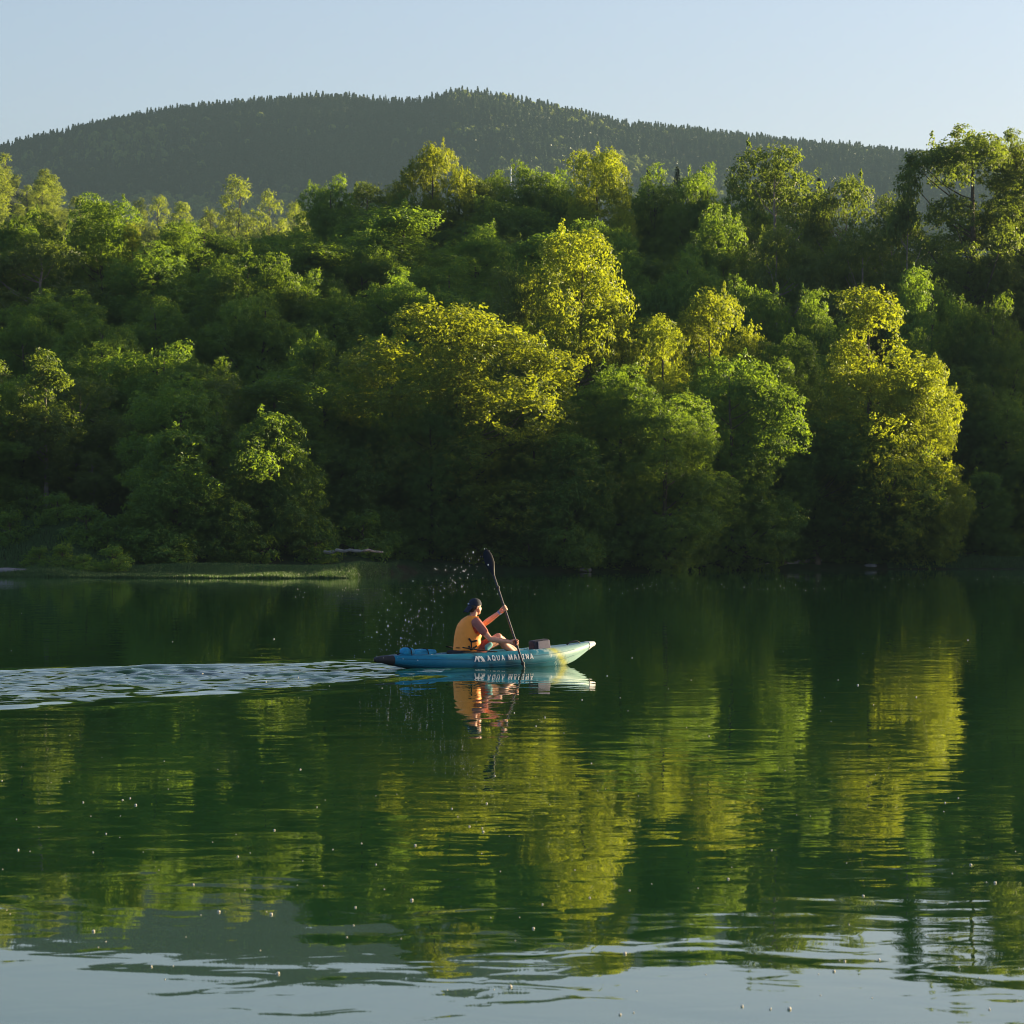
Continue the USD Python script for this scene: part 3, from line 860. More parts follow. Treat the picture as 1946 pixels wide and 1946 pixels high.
def section(s):
    w, b, t, r, d = float(hw(s)), float(hb(s)), float(ht(s)), float(hr(s)), float(deck_z(s))
    r = min(r, w * .62)
    cz = t - r
    low = min(cz - r * .55, b + (cz - b) * .55)
    pts = [(0, b), (w * .45, b + .004), (w * .72, b + .02), (w - r * .45, low - (low - b) * .35)]
    for a in np.linspace(-50, 90, 11):
        pts.append((w - r + r * math.cos(math.radians(a)), cz + r * math.sin(math.radians(a))))
    inner = [(w - r + r * math.cos(math.radians(a)), cz + r * math.sin(math.radians(a))) for a in np.linspace(108, 175, 5)]
    pts += [(x, max(z, d)) for x, z in inner]
    pts += [(max(w - 2 * r, 0.0) * .5, max(d, min(d, t))), (0, d)]
    right = np.array(pts)
    left = right[1:-1][::-1] * [-1, 1]
    return np.vstack([right, left])


ss = np.linspace(-HL, HL, 260)
sec = [section(s) for s in ss]
rings = [lp(np.full(len(c), s), c[:, 0], c[:, 1]) for s, c in zip(ss, sec)]
hv, hf = loft(rings)
fr = np.vstack([np.column_stack([np.full(len(c), s), c]) for s, c in zip(ss, sec)] + [[[-HL, 0, .15]], [[HL, 0, .31]]])
# printed pattern: teal at the stern, darker brushed streaks, speckled change to pale mint and a yellow sash at the bow
s, r_, z_ = fr.T
N3 = lambda sc, sd: meshkit.noise(np.stack([s * sc[0], r_ * sc[1], z_ * sc[2]], -1) + 50, sd)
teal, deep, mint, yellow, navy, grey = (np.array(c) for c in ((0.003, 0.150, 0.245), (0.004, 0.045, 0.075), (0.24, 0.40, 0.38), (0.42, 0.45, 0.09), (0.012, 0.025, 0.05), (0.20, 0.24, 0.27)))
col = np.repeat(teal[None], len(s), 0)
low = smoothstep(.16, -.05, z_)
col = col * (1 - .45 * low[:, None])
st = smoothstep(.58, .72, N3((7, 3, 3), 1) * .6 + meshkit.noise(np.stack([(s + z_ * 1.4) * 9, z_ * 2.0, r_], -1) + 9, 4) * .5) * smoothstep(-1.1, -.5, s) * smoothstep(1.1, .5, s)
col = col * (1 - st[:, None] * .85) + deep * st[:, None] * .85
mid = smoothstep(-.2, .9, s)
col = col * (1 - .35 * mid[:, None]) + np.array((0.02, 0.16, 0.19)) * .35 * mid[:, None]
sp = smoothstep(.50, .62, N3((34, 34, 34), 7) * .55 + .55 * smoothstep(.2, 1.5, s) + .25 * smoothstep(.1, .3, z_) - .22) * smoothstep(-.25, .3, s) * .85
col = col * (1 - sp[:, None]) + np.array((0.33, 0.45, 0.44)) * sp[:, None]
bow = smoothstep(1.12, 1.35, s + (z_ - .15) * 0.9 + (N3((9, 9, 9), 12) - .5) * .12)
col = col * (1 - bow[:, None]) + mint * bow[:, None]
sash = np.exp(-((s + (z_ - .12) * 1.1 - 1.16) / .085) ** 2) * (.6 + .5 * N3((20, 20, 20), 3))
sash = np.clip(sash, 0, 1)
col = col * (1 - sash[:, None]) + yellow * sash[:, None]
top_deck = ((z_ > ht(s) - .03) & (np.abs(r_) < hw(s) - hr(s) * .9)).astype(float) * smoothstep(-.72, -.95, s)
col = col * (1 - top_deck[:, None] * .8) + grey * top_deck[:, None] * .8
LOOKCOL = usdkit.material(stage, '/World/Looks/kayak_print', {
    'a': ('attribute', {'attribute': 'print'}), 'g': ('texture_coordinate', {}),
    'n': ('noise_texture', {'scale': 60.0, 'detail': 3.0}), 'b': ('bump', {'strength': 0.25, 'distance': 0.002}),
    'p': ('principled_bsdf', {'roughness': 0.45, 'specular_ior_level': 0.3})},
    [('a.color', 'p.base_color'), ('g.object', 'n.vector'), ('n.fac', 'b.height'), ('b.normal', 'p.normal')], surface='p.BSDF')
LOOK['kayak_print'] = LOOKCOL
kayak = xform('kayak')
hm_ = mesh('hull', (hv, hf), 'kayak_print', kayak, smooth=True)
UsdGeom.PrimvarsAPI(hm_).CreatePrimvar('print', Sdf.ValueTypeNames.Color3fArray, 'vertex').Set(Vt.Vec3fArray.FromNumpy(col.astype(np.float32)))
plain('black_rubber', (0.012, 0.012, 0.013), 0.55, 0.4, .2, 20)
plain('white_rubber', (0.55, 0.57, 0.56), 0.5, 0.4, .1, 20)
plain('black_web', (0.014, 0.014, 0.016), 0.85, 0.2, .3, 40)
plain('black_fabric', (0.018, 0.018, 0.021), 0.9, 0.2, .3, 30)
plain('letter_white', (0.62, 0.66, 0.68), 0.5, 0.4, .05, 20)
plain('pouch_blue', (0.010, 0.26, 0.44), 0.6, 0.3, .2, 14)
plain('seam_teal', (0.006, 0.09, 0.14), 0.5, 0.3, .1, 20)
plain('bag_dark', (0.030, 0.033, 0.045), 0.8, 0.3, .3, 20)
plain('bag_pale', (0.33, 0.30, 0.33), 0.8, 0.3, .1, 30)


def cap_ring(s0, s1, grow, n=18):
    out = []
    for q in np.linspace(s0, s1, n):
        c = section(float(np.clip(q, -HL, HL)))
        m = c.mean(0)
        k = 1.0
        over = abs(q) - HL
        if over > 0:
            k = math.sqrt(max(1 - (over / .05) ** 2, 0.0)) * .98 + .02
        out.append(lp(np.full(len(c), q), (c[:, 0]) * k * (1 + grow), m[1] + (c[:, 1] - m[1]) * k * (1 + grow)))
    return loft(out)


mesh('stern_cap', cap_ring(-HL - .045, -HL + .22, .06), 'black_rubber', kayak, smooth=60)
mesh('bow_cap', cap_ring(HL - .10, HL + .045, .06), 'white_rubber', kayak, smooth=60)
k0 = np.array([HL - .46, HL - .40, HL - .33, HL - .27, HL - .22])
mesh('carry_handle', tube(lp(k0, 0 * k0 + .0, ht(k0) + np.array([.0, .03, .035, .03, 0])), .012, 8), 'black_rubber', kayak, smooth=True)
k0 = np.array([-HL + .34, -HL + .40, -HL + .46, -HL + .52])
mesh('carry_handle', tube(lp(k0, 0 * k0, ht(k0) + np.array([.0, .025, .025, 0])), .012, 8), 'black_rubber', kayak, smooth=True)
# seat: padded base and low black backrest
def rbox(cf, cr, cz, lf, lr, lz, rad=.02, tilt=0.0):
    sp_ = m3.Manifold.sphere(rad, 12)
    pts = []
    for a in (-1, 1):
        for b in (-1, 1):
            for c in (-1, 1):
                df, dz = a * (lf / 2 - rad), c * (lz / 2 - rad)
                pts.append(sp_.translate((cf + df * math.cos(tilt) - dz * math.sin(tilt), cr + b * (lr / 2 - rad), cz + df * math.sin(tilt) + dz * math.cos(tilt))))
    mm = m3.Manifold.batch_hull(pts).to_mesh()
    v = mm.vert_properties[:, :3]
    return lp(v[:, 0], v[:, 1], v[:, 2]), mm.tri_verts


HIP = pin(885, 1243, 0.0)
mesh('seat', rbox(HIP[0] + .06, 0, .085, .46, .46, .07, .03), 'black_fabric', kayak, smooth=40)
mesh('seat_backrest', rbox(HIP[0] - .02, 0, .165, .40, .47, .19, .045, .0), 'black_fabric', kayak, smooth=40)
for sd in (-1, 1):
    mesh('seat_strap', tube(lp(np.array([HIP[0] - .2, HIP[0] + .05, HIP[0] + .38]), np.array([.24, .27, .29]) * sd, np.array([.31, .27, .235])), .011, 6), 'black_web', kayak, smooth=True)


def on_side(V, s0, z0, lift=.004):
    """wraps flat lettering (x along the hull, y up) round the hull's right-hand side"""
    s = s0 + V[:, 0]
    z = z0 + V[:, 1]
    t, r, w = ht(s), np.minimum(hr(s), hw(s) * .62), hw(s)
    cz = t - r
    dz = np.clip((z - cz) / r, -.98, .98)
    out = w - r + r * np.sqrt(1 - dz ** 2)
    return lp(s, out + lift + V[:, 2], z)


def lettering(text, h, s0, z0, space=1.0):
    x, ms = 0.0, []
    for ch in text:
        if ch == ' ':
            x += h * .85
            continue
        m = meshkit.text_mesh(ch, h, .002, bold=True)
        m.apply_translation((x - m.bounds[0][0], 0, 0))
        x += (m.bounds[1][0] - m.bounds[0][0]) + h * .42 * space
        m = m.subdivide_to_size(.02)
        ms.append(m)
    m = trimesh.util.concatenate(ms)
    return (on_side(m.vertices, s0, z0), m.faces), x


def slope_z(sx):
    return float(ht(sx)) - .155


s_txt = pin(926, 1253, .39)[0]
z_txt = pin(926, 1255.5, .39)[2]
(tv, tf), wid = lettering('AQUA MARINA', .066, s_txt, z_txt)
target_w = pin(1018, 1250, .39)[0] - s_txt
scale = target_w / wid * .885
m_all = []
x = 0.0
for ch in 'AQUA MARINA':
    h = .074
    if ch == ' ':
        x += h * .7
        continue
    m = meshkit.text_mesh(ch, h, .002, bold=True)
    m.apply_translation((-m.bounds[0][0], 0, 0))
    m = m.subdivide_to_size(.02)
    m.vertices[:, 0] = m.vertices[:, 0] * min(scale, 1.15) + x * scale
    mesh('letter', (on_side(m.vertices, s_txt, z_txt + x * scale * .02), m.faces), 'letter_white', kayak)
    x += m.bounds[1][0] * 0 + (m.bounds[1][0] - m.bounds[0][0]) / min(scale, 1.15) + h * .42
# emblem: a slanted A and M of bars
s_lg, s_le = pin(901, 1255, .39)[0], pin(920, 1255, .39)[0]
L_, H_ = s_le - s_lg, .085


def bar(x0, y0, x1, y1, w):
    import shapely
    g = shapely.Polygon([(x0, y0), (x0 + w, y0), (x1 + w, y1), (x1, y1)])
    return trimesh.creation.extrude_polygon(g, .002, engine='earcut').subdivide_to_size(.02)


em = [bar(0, 0, L_ * .26, H_, .022), bar(L_ * .26, H_, L_ * .42, 0, .022), bar(L_ * .36, H_ * .28, L_ * .52, H_, .02), bar(L_ * .52, H_, L_ * .84, 0, .024), bar(L_ * .62, 0, L_ * .86, 0.022, .02),
      bar(L_ * .72, H_ * .95, L_ * .98, 0, .02)]
m = trimesh.util.concatenate(em)
mesh('emblem', (on_side(m.vertices, s_lg, z_txt - .012), m.faces), 'letter_white', kayak)
for up_, sd in ((.045, 1), (.045, -1), (-.075, 1)):        # welded seams
    q_ = np.linspace(-1.62, 1.45, 70)
    zc_ = ht(q_) - np.minimum(hr(q_), hw(q_) * .62) + up_ * np.minimum(hr(q_), .13) / .13
    rr0 = np.minimum(hr(q_), hw(q_) * .62)
    out_ = hw(q_) - rr0 + np.sqrt(np.maximum(rr0 ** 2 - (zc_ - ht(q_) + rr0) ** 2, 0)) + .001
    mesh('seam', tube(lp(q_, out_ * sd, zc_), .0035, 5), 'seam_teal', kayak, smooth=True)
tag(kayak, 'teal inflatable kayak with pale mint bow and white lettering, carrying the paddler', 'kayak')

# gear on the decks, each a thing of its own
def pouch(cf, cr, cz, lf, lr, lz, seed):
    s_ = trimesh.creation.icosphere(3, 1.0)
    v = np.sign(s_.vertices) * np.abs(s_.vertices) ** .7
    v = v * (0.85 + .3 * meshkit.noise(s_.vertices * 1.8 + seed, seed))[:, None] * [lf / 2, lr / 2, lz / 2]
    return lp(v[:, 0] + cf, v[:, 1] + cr, v[:, 2] + cz), s_.faces


for (px0, px1, ptop, nm) in ((762, 783, 1232, 'rear'), (782, 827, 1234.5, 'front')):
    a, b = pin(px0, 1245, .05), pin(px1, 1245, .05)
    cf = (a[0] + b[0]) / 2
    top = pin((px0 + px1) / 2, ptop, .05)[2]
    z0 = float(ht(cf)) - .02
    P = xform('blue_pouch')
    mesh('bag_body', pouch(cf, .05, (top + z0) / 2, b[0] - a[0] + .02, .18, top - z0 + .02, int(px0)), 'pouch_blue', P, smooth=True)
    q = np.linspace(-1, 1, 9)
    mesh('strap', tube(lp(cf + .02 + 0 * q, .05 + q * .13, z0 + .01 + (top - z0 + .004) * np.sqrt(np.clip(1 - q ** 2, 0, 1)) ** .6), .008, 6), 'black_web', P, smooth=True)
    tag(P, 'bright blue pouch strapped on the stern deck, the %s' % ('taller one nearer the stern tip' if nm == 'rear' else 'longer one nearer the paddler'), 'pouch')
q = np.linspace(0, 1, 12)
f0, f1 = pin(755, 1243, .1)[0], pin(838, 1243, .1)[0]
tag(mesh('bungee_cord', tube(lp(f0 + (f1 - f0) * q, .12 * np.cos(q * 9.4), ht(f0 + (f1 - f0) * q) + .012 + .02 * np.abs(np.sin(q * 9))), .006, 6), 'black_web', smooth=True),
    'black bungee cord zigzagging around the blue pouches on the stern deck', 'cord')
a, b = pin(1012, 1236, .08), pin(1043, 1234, .08)
zt = pin(1032, 1214, .05)[2]
zb = float(ht(1.0)) - .10
B = xform('deck_bag')
zt -= .012
cf, ln = (a[0] + b[0]) / 2, b[0] - a[0]
mesh('bag_body', rbox(cf, .04, (zt + zb) / 2 + .0, ln, .17, zt - zb, .03, .10), 'bag_dark', B, smooth=40)
mesh('side_panel', rbox(cf + .035, .04 + .087, (zt + zb) / 2 + .005, ln * .72, .012, (zt - zb) * .82, .005, .10), 'bag_pale', B, smooth=40)
tag(B, 'small dark bag with a pale side panel on the foredeck ahead of the knees', 'bag')

# ------------------------------------------------------------------ paddle
P_top, P_bot = pin(922, 1044, -.02), pin(996, 1268, .56)
pd = P_bot - P_top
ax = pd / np.linalg.norm(pd)
paddle = xform('paddle')
plain('shaft_black', (0.014, 0.015, 0.020), 0.30, 0.5, .1, 20)
plain('blade_black', (0.006, 0.009, 0.016), 0.5, 0.15, .2, 20)


def PL(t):
    return P_top + ax * t


plen = np.linalg.norm(pd)
blade_len = 0.46
tw = lambda pts: lp(pts[:, 0], pts[:, 1], pts[:, 2])
sh = np.array([PL(t) for t in np.linspace(blade_len - .05, plen + .02, 14)])
mesh('shaft', tube(tw(sh), .0165, 12), 'shaft_black', paddle, smooth=40)
for t in (blade_len + .16, plen - .06):
    ring = np.array([PL(t - .02), PL(t - .008), PL(t + .008), PL(t + .02)])
    mesh('drip_ring', tube(tw(ring), [.018, .030, .030, .018], 12), 'black_rubber', paddle, smooth=40)
t0 = blade_len + .20
mesh('ferrule', tube(tw(np.array([PL(t0 + .25), PL(t0 + .33)])), .0195, 12), 'black_rubber', paddle, smooth=40)
wide = np.cross(ax, [-0.25, 0.97, 0.0]); wide /= np.linalg.norm(wide)
nor = np.cross(ax, wide)


def blade(t_tip, sgn, side):
    u = np.linspace(0, 1, 22)                              # 0 at the tip
    half = .072 * np.sqrt(np.clip(1 - (1 - np.clip(u / .36, 0, 1)) ** 2, 0, 1)) * (1 - .80 * smoothstep(.42, .96, u)) + .003
    rings_ = []
    for ui, h in zip(u, half):
        c = PL(t_tip + sgn * ui * blade_len) + nor * (.018 * math.sin((1 - ui) * 1.5)) + wide * (side * .018 * (1 - ui))
        a = np.linspace(0, 2 * np.pi, 20, endpoint=False)
        th = .006 + .010 * smoothstep(.5, 1, ui)
        ring_ = c + np.cos(a)[:, None] * wide * h + np.sin(a)[:, None] * nor * th + (np.cos(a) ** 2)[:, None] * nor * (.16 * h)
        rings_.append(tw(ring_))
    return loft(rings_)


mesh('blade', blade(0.0, 1, 1), 'blade_black', paddle, smooth=50)
mesh('blade', blade(plen + .46, -1, -1), 'blade_black', paddle, smooth=50)
tag(paddle, 'black double-bladed paddle held upright, one blade raised and one in the water', 'paddle')


# ------------------------------------------------------------------ paddler
def shape(bones, edge=.012, smooth_it=10):
    """one continuous skin round bones [(a, ra, b, rb), ...] given in kayak coordinates"""
    parts = []
    for a, ra, b, rb in bones:
        parts.append(m3.Manifold.batch_hull([m3.Manifold.sphere(ra, 24).translate(tuple(a)), m3.Manifold.sphere(rb, 24).translate(tuple(b))]))
    m = m3.Manifold.batch_boolean(parts, m3.OpType.Add).refine_to_length(edge).to_mesh()
    t = trimesh.Trimesh(m.vert_properties[:, :3], m.tri_verts)
    if smooth_it:
        trimesh.smoothing.filter_taubin(t, iterations=smooth_it)
    return t


def put(name, t, mat, parent, smooth=True):
    v = np.asarray(t.vertices)
    return mesh(name, (lp(v[:, 0], v[:, 1], v[:, 2]), t.faces), mat, parent, smooth=smooth)


def skin(name, c):
    look(name, {
        'g': ('texture_coordinate', {}), 'n': ('noise_texture', {'scale': 25.0, 'detail': 4.0}),
        'r': ('rgb_ramp', {'ramp': [(0.3, tuple(np.array(c) * .9)), (0.7, tuple(np.array(c) * 1.1))]}),
        'p': ('principled_bsdf', {'roughness': 0.5, 'specular_ior_level': 0.4, 'subsurface_weight': 0.15, 'subsurface_scale': 0.01, 'subsurface_radius': (1.0, .35, .2)})},
        [('g.object', 'n.vector'), ('n.fac', 'r.fac'), ('r.color', 'p.base_color')], surface='p.BSDF')


skin('skin', (0.46, 0.25, 0.165))
plain('vest_orange', (1.0, 0.31, 0.040), 0.6, 0.3, .06, 10)
plain('shirt_rose', (0.34, 0.125, 0.105), 0.9, 0.2, .12, 12)
plain('shorts_red', (0.20, 0.045, 0.035), 0.85, 0.2, .2, 9)
plain('shorts_teal', (0.10, 0.30, 0.33), 0.85, 0.2, .2, 9)
plain('cap_navy', (0.020, 0.024, 0.040), 0.85, 0.25, .2, 30)
plain('cap_label', (0.55, 0.57, 0.60), 0.7, 0.3, .1, 60)
plain('band_blue', (0.22, 0.30, 0.52), 0.6, 0.3, .1, 30)
plain('hair_dark', (0.030, 0.020, 0.014), 0.7, 0.3, .3, 60)
plain('print_black', (0.02, 0.02, 0.02), 0.8, 0.2, .1, 20)

hip = np.array([HIP[0], 0, .20])
SR, SL = pin(905.5, 1184, .195), pin(893, 1183, -.20)
ER, EL = pin(931, 1214, .32), pin(917, 1188, -.06)
gR_t = (1222 - 1044) / (1268 - 1044)
gL_t = (1157 - 1044) / (1268 - 1044)
GR, GL = P_top + pd * gR_t, P_top + pd * gL_t
WR = GR + (ER - GR) / np.linalg.norm(ER - GR) * .085
WL = GL + (EL - GL) / np.linalg.norm(EL - GL) * .085
NB = pin(898, 1176, .0)
HC = pin(902.5, 1154.5, .0)
print('arm R', np.linalg.norm(SR - ER), np.linalg.norm(ER - WR), 'arm L', np.linalg.norm(SL - EL), np.linalg.norm(EL - WL), 'hip', hip, 'SR', SR, 'SL', SL, 'NB', NB, 'HC', HC, 'GR', GR, 'GL', GL)
KR_, KL_ = pin(947, 1211, .15), pin(953, 1216, -.13)
AR, AL = pin(984, 1246, .13), pin(992, 1246, -.12)
hr_, hl_ = hip + [0.05, .12, 0], hip + [0.05, -.12, 0]
print('leg', np.linalg.norm(KR_ - hr_), np.linalg.norm(AR - KR_), np.linalg.norm(KL_ - hl_))
chest = (SR + SL) / 2 * .6 + hip * .4
chest[1] = 0
bones = [
    (hip, .13, chest, .125), (chest, .125, (SR + SL) / 2 + [0, 0, -.03], .10), ((SR + SL) / 2 + [0, 0, .0], .07, NB, .058), (SR, .062, SL, .062),
    (NB, .056, HC + [-.01, 0, -.05], .056),
    (SR, .062, SR * .5 + ER * .5, .050), (SR * .5 + ER * .5, .050, ER, .042), (ER, .042, ER * .65 + WR * .35, .044), (ER * .65 + WR * .35, .044, WR, .028),
    (SL, .060, SL * .5 + EL * .5, .048), (SL * .5 + EL * .5, .048, EL, .042), (EL, .042, EL * .65 + WL * .35, .044), (EL * .65 + WL * .35, .044, WL, .028),
    (hr_, .095, KR_, .062), (KR_, .060, KR_ * .6 + AR * .4 + [-.02, 0, -.01], .060), (KR_ * .6 + AR * .4 + [-.02, 0, -.01], .060, AR, .038),
    (hl_, .095, KL_, .062), (KL_, .060, KL_ * .6 + AL * .4 + [-.02, 0, -.01], .060), (KL_ * .6 + AL * .4 + [-.02, 0, -.01], .060, AL, .038),
    (AR + [0, 0, -.02], .036, AR + [.17, 0, -.01], .026), (AL + [0, 0, -.02], .036, AL + [.17, 0, -.01], .026)]
# head: skull, jaw, nose, brow, ears; it looks along the bow and a little down
hd = HC
ff, rr_, uu = np.array([.995, .02, -.08]), np.array([-.02, 1, 0]), np.array([.08, 0, .997])
H = lambda f, r, u: hd + ff * f + rr_ * r + uu * u
bones += [
    (H(-.020, 0, .035), .083, H(.015, 0, .030), .078), (H(.02, 0, .0), .070, H(.045, 0, -.035), .058), (H(.03, 0, -.055), .048, H(.072, 0, -.078), .026),
    (H(.088, 0, .022), .012, H(.108, 0, -.018), .014), (H(.07, -.032, .032), .016, H(.07, .032, .032), .016), (H(.084, -.016, -.046), .011, H(.084, .016, -.046), .011),
    (H(.035, -.05, -.02), .025, H(.06, -.03, -.05), .022), (H(.035, .05, -.02), .025, H(.06, .03, -.05), .022)]
for sd in (-1, 1):
    bones += [(H(-.005, sd * .079, .014), .016, H(-.012, sd * .084, -.014), .010)]


def hand(G, W, curl_dir, flip):
    """palm and five fingers closed round the shaft at G; W is the wrist"""
    out = []
    d = (G - W) / np.linalg.norm(G - W)                    # from wrist towards the shaft
    a = ax if ax @ np.array([0, 0, -1]) > 0 else -ax       # down the shaft
    a = a - 0
    side = np.cross(d, a); side /= np.linalg.norm(side)
    side = side * flip                                     # back of the hand
    a_ = np.cross(side, d) ; a_ /= np.linalg.norm(a_)
    if a_ @ a < 0:
        a_ = -a_
    palm0 = W + d * .012
    kn = G - d * .012 + side * .027
    for off in (-.030, .028):
        out.append((palm0 + a_ * off * .5, .024, kn + a_ * off, .014))
    out.append((W, .027, palm0, .026))
    for k, (off, L) in enumerate(((-.033, .92), (-.011, 1.0), (.011, .95), (.032, .80))):
        k0 = kn + a_ * off
        k1 = G + a_ * off * 1.02 + d * .026 + side * .020
        k2 = G + a_ * off * 1.02 + d * .030 * L - side * .014
        k3 = G + a_ * off - side * .028 * L + d * .004
        out += [(k0, .0105, k1, .0095), (k1, .0095, k2, .0088), (k2, .0088, k3, .0078)]
    t0_ = palm0 - a_ * .024 - side * .006
    t1_ = G - a_ * .046 - side * .020 - d * .018
    t2_ = G - a_ * .036 - side * .030 + d * .012
    out += [(t0_, .015, t1_, .012), (t1_, .012, t2_, .010)]
    return out


bones += hand(GR, WR, 1, -1) + hand(GL, WL, 1, 1)
person = xform('person')
body = shape(bones, .011, 8)
put('body', body, 'skin', person)

# clothes
torso_up = (SR + SL) / 2
yaw = math.atan2(SL[0] - SR[0], SR[1] - SL[1])
print('yaw', math.degrees(yaw))


def torso(levels, expo=2.4, n=48):
    """rings (t along hip->shoulder, forward half depth, half width)"""
    out = []
    for t, hf_, hw_, sh_ in levels:
        c = hip * (1 - t) + np.array([torso_up[0], torso_up[1], torso_up[2]]) * t
        c = c + [sh_, 0, 0]
        y = yaw * t * .8
        a = np.linspace(0, 2 * np.pi, n, endpoint=False)
        ca, sa = np.cos(a), np.sin(a)
        X = np.sign(ca) * np.abs(ca) ** (2 / expo) * hf_
        Yv = np.sign(sa) * np.abs(sa) ** (2 / expo) * hw_
        out.append(np.stack([c[0] + X * math.cos(y) + Yv * math.sin(y) * -1, c[1] + Yv * math.cos(y) + X * math.sin(y), np.full(n, c[2])], 1))
    v, f = loft(out)
    t = trimesh.Trimesh(v, f)
    trimesh.repair.fix_normals(t)
    return t


def man(t):
    return m3.Manifold(m3.Mesh(np.asarray(t.vertices, np.float32), np.asarray(t.faces, np.uint32)))


def tri(m):
    q = m.to_mesh()
    return trimesh.Trimesh(q.vert_properties[:, :3], q.tri_verts)


shirt = shape([(hip + [0, 0, .0], .135, chest, .135), (chest + [-.02, 0, 0], .135, torso_up + [-.045, 0, -.04], .12), (SR + [0, -.01, -.005], .078, SL + [0, .01, -.005], .078), (torso_up, .082, NB + [0, 0, -.015], .068),
               (SR, .080, SR * .45 + ER * .55, .066), (SL, .078, SL * .45 + EL * .55, .064)], .014, 8)
put('t_shirt', shirt, 'shirt_rose', person)
vest_o = torso([(.03, .165, .205, .01), (.09, .185, .222, .0), (.30, .192, .228, -.01), (.55, .190, .228, -.035), (.75, .182, .222, -.055), (.90, .170, .210, -.065), (1.0, .155, .195, -.065), (1.10, .132, .168, -.06), (1.18, .105, .130, -.05), (1.24, .07, .09, -.04)])
vest_i = torso([(-.05, .120, .160, 0), (.30, .135, .172, -.01), (.75, .125, .165, -.05), (1.0, .095, .13, -.05), (1.30, .07, .09, -.03)])
vm = man(vest_o) - man(vest_i)
for S_pt in (SR, SL):
    hole = m3.Manifold.sphere(1.0, 40).scale((.10, .15, .140)).translate(tuple(S_pt + np.array([.025, math.copysign(.03, S_pt[1]), -.035])))
    vm = vm - hole
neck = m3.Manifold.sphere(1.0, 32).scale((.078, .078, .085)).translate(tuple(NB + np.array([.01, 0, .045])))
vm = (vm - neck).refine_to_length(.018)
vt = tri(vm)
# slight quilting and wrinkles
vv = np.asarray(vt.vertices)
vv = vv + vt.vertex_normals * ((meshkit.fbm(vv * 14 + 3, 3, 6) - .5) * .010 + .004 * np.sin(vv[:, 2] * 55)[:, None].ravel() * smoothstep(.0, .1, vv[:, 0] - hip[0]))[:, None]
vt = trimesh.Trimesh(vv, vt.faces)
trimesh.smoothing.filter_taubin(vt, iterations=4)
vest = put('life_vest', vt, 'vest_orange', person, smooth=45)
vpath = str(vest.GetPath())


def strap_on(pts, w, parent, mat='black_web', name='strap'):
    """a flat strap through pixels on the vest's right-hand side"""
    inter = trimesh.proximity.ProximityQuery(trimesh.Trimesh(vt.vertices, vt.faces))
    Q = []
    P3 = np.array([pin(px, py, .26) for px, py in pts])
    u = np.linspace(0, len(P3) - 1, 5 * len(P3))
    P3 = np.stack([np.interp(u, range(len(P3)), P3[:, i]) for i in range(3)], 1)
    c, d, ti = inter.on_surface(P3)
    n = vt.face_normals[ti]
    c = c + n * .014
    t = np.gradient(c, axis=0); t /= np.linalg.norm(t, axis=1, keepdims=True) + 1e-9
    b = np.cross(t, n); b /= np.linalg.norm(b, axis=1, keepdims=True) + 1e-9
    rg = [[p_ + b_ * w + n_ * .003, p_ - b_ * w + n_ * .003, p_ - b_ * w - n_ * .004, p_ + b_ * w - n_ * .004] for p_, b_, n_ in zip(c, b, n)]
    v, f = loft(rg)
    mesh(name, (lp(v[:, 0], v[:, 1], v[:, 2]), f), mat, parent)


strap_on([(891, 1213), (897, 1220), (909, 1217)], .014, vpath)
strap_on([(891, 1228), (897, 1235.5)], .014, vpath)
strap_on([(897, 1235), (908, 1228)], .014, vpath)
strap_on([(897, 1219), (897, 1233)], .009, vpath)
# small line of print low on the back
inter = trimesh.proximity.ProximityQuery(trimesh.Trimesh(vt.vertices, vt.faces))
tm = meshkit.text_mesh('AQUA MARINA', .014, .0015, bold=True)
back = hip + [-.17, 0, .095]
tw_ = tm.bounds[1][0]
ph = (tm.vertices[:, 0] - tw_ / 2)
loc = np.stack([np.full(len(ph), back[0] - .05), ph + .05, back[2] + tm.vertices[:, 1]], 1)
c, d, ti = inter.on_surface(loc)
v = c + vt.face_normals[ti] * (.002 + tm.vertices[:, 2:3])
mesh('print', (lp(v[:, 0], v[:, 1], v[:, 2]), tm.faces), 'print_black', vpath)

shorts = shape([(hip + [0, -.06, -.01], .125, hip + [0, .06, -.01], .125), (hr_, .108, hr_ * .42 + KR_ * .58, .088), (hl_, .108, hl_ * .42 + KL_ * .58, .088)], .014, 6)
sh_m = put('shorts', shorts, 'shorts_red', person)
pc = hr_ * .48 + KR_ * .52
dirn = (KR_ - hr_) / np.linalg.norm(KR_ - hr_)
patch = shape([(pc - dirn * .045 + [0, .045, -.01], .062, pc + dirn * .03 + [0, .040, -.005], .058)], .012, 2)
mesh('hem_panel', (lp(*np.asarray(patch.vertices).T), patch.faces), 'shorts_teal', str(sh_m.GetPath()), smooth=True)

# cap worn backwards: crown, brim over the neck, opening strip with label; some hair below
def hc(f, r, u):
    return H(f, r, u)


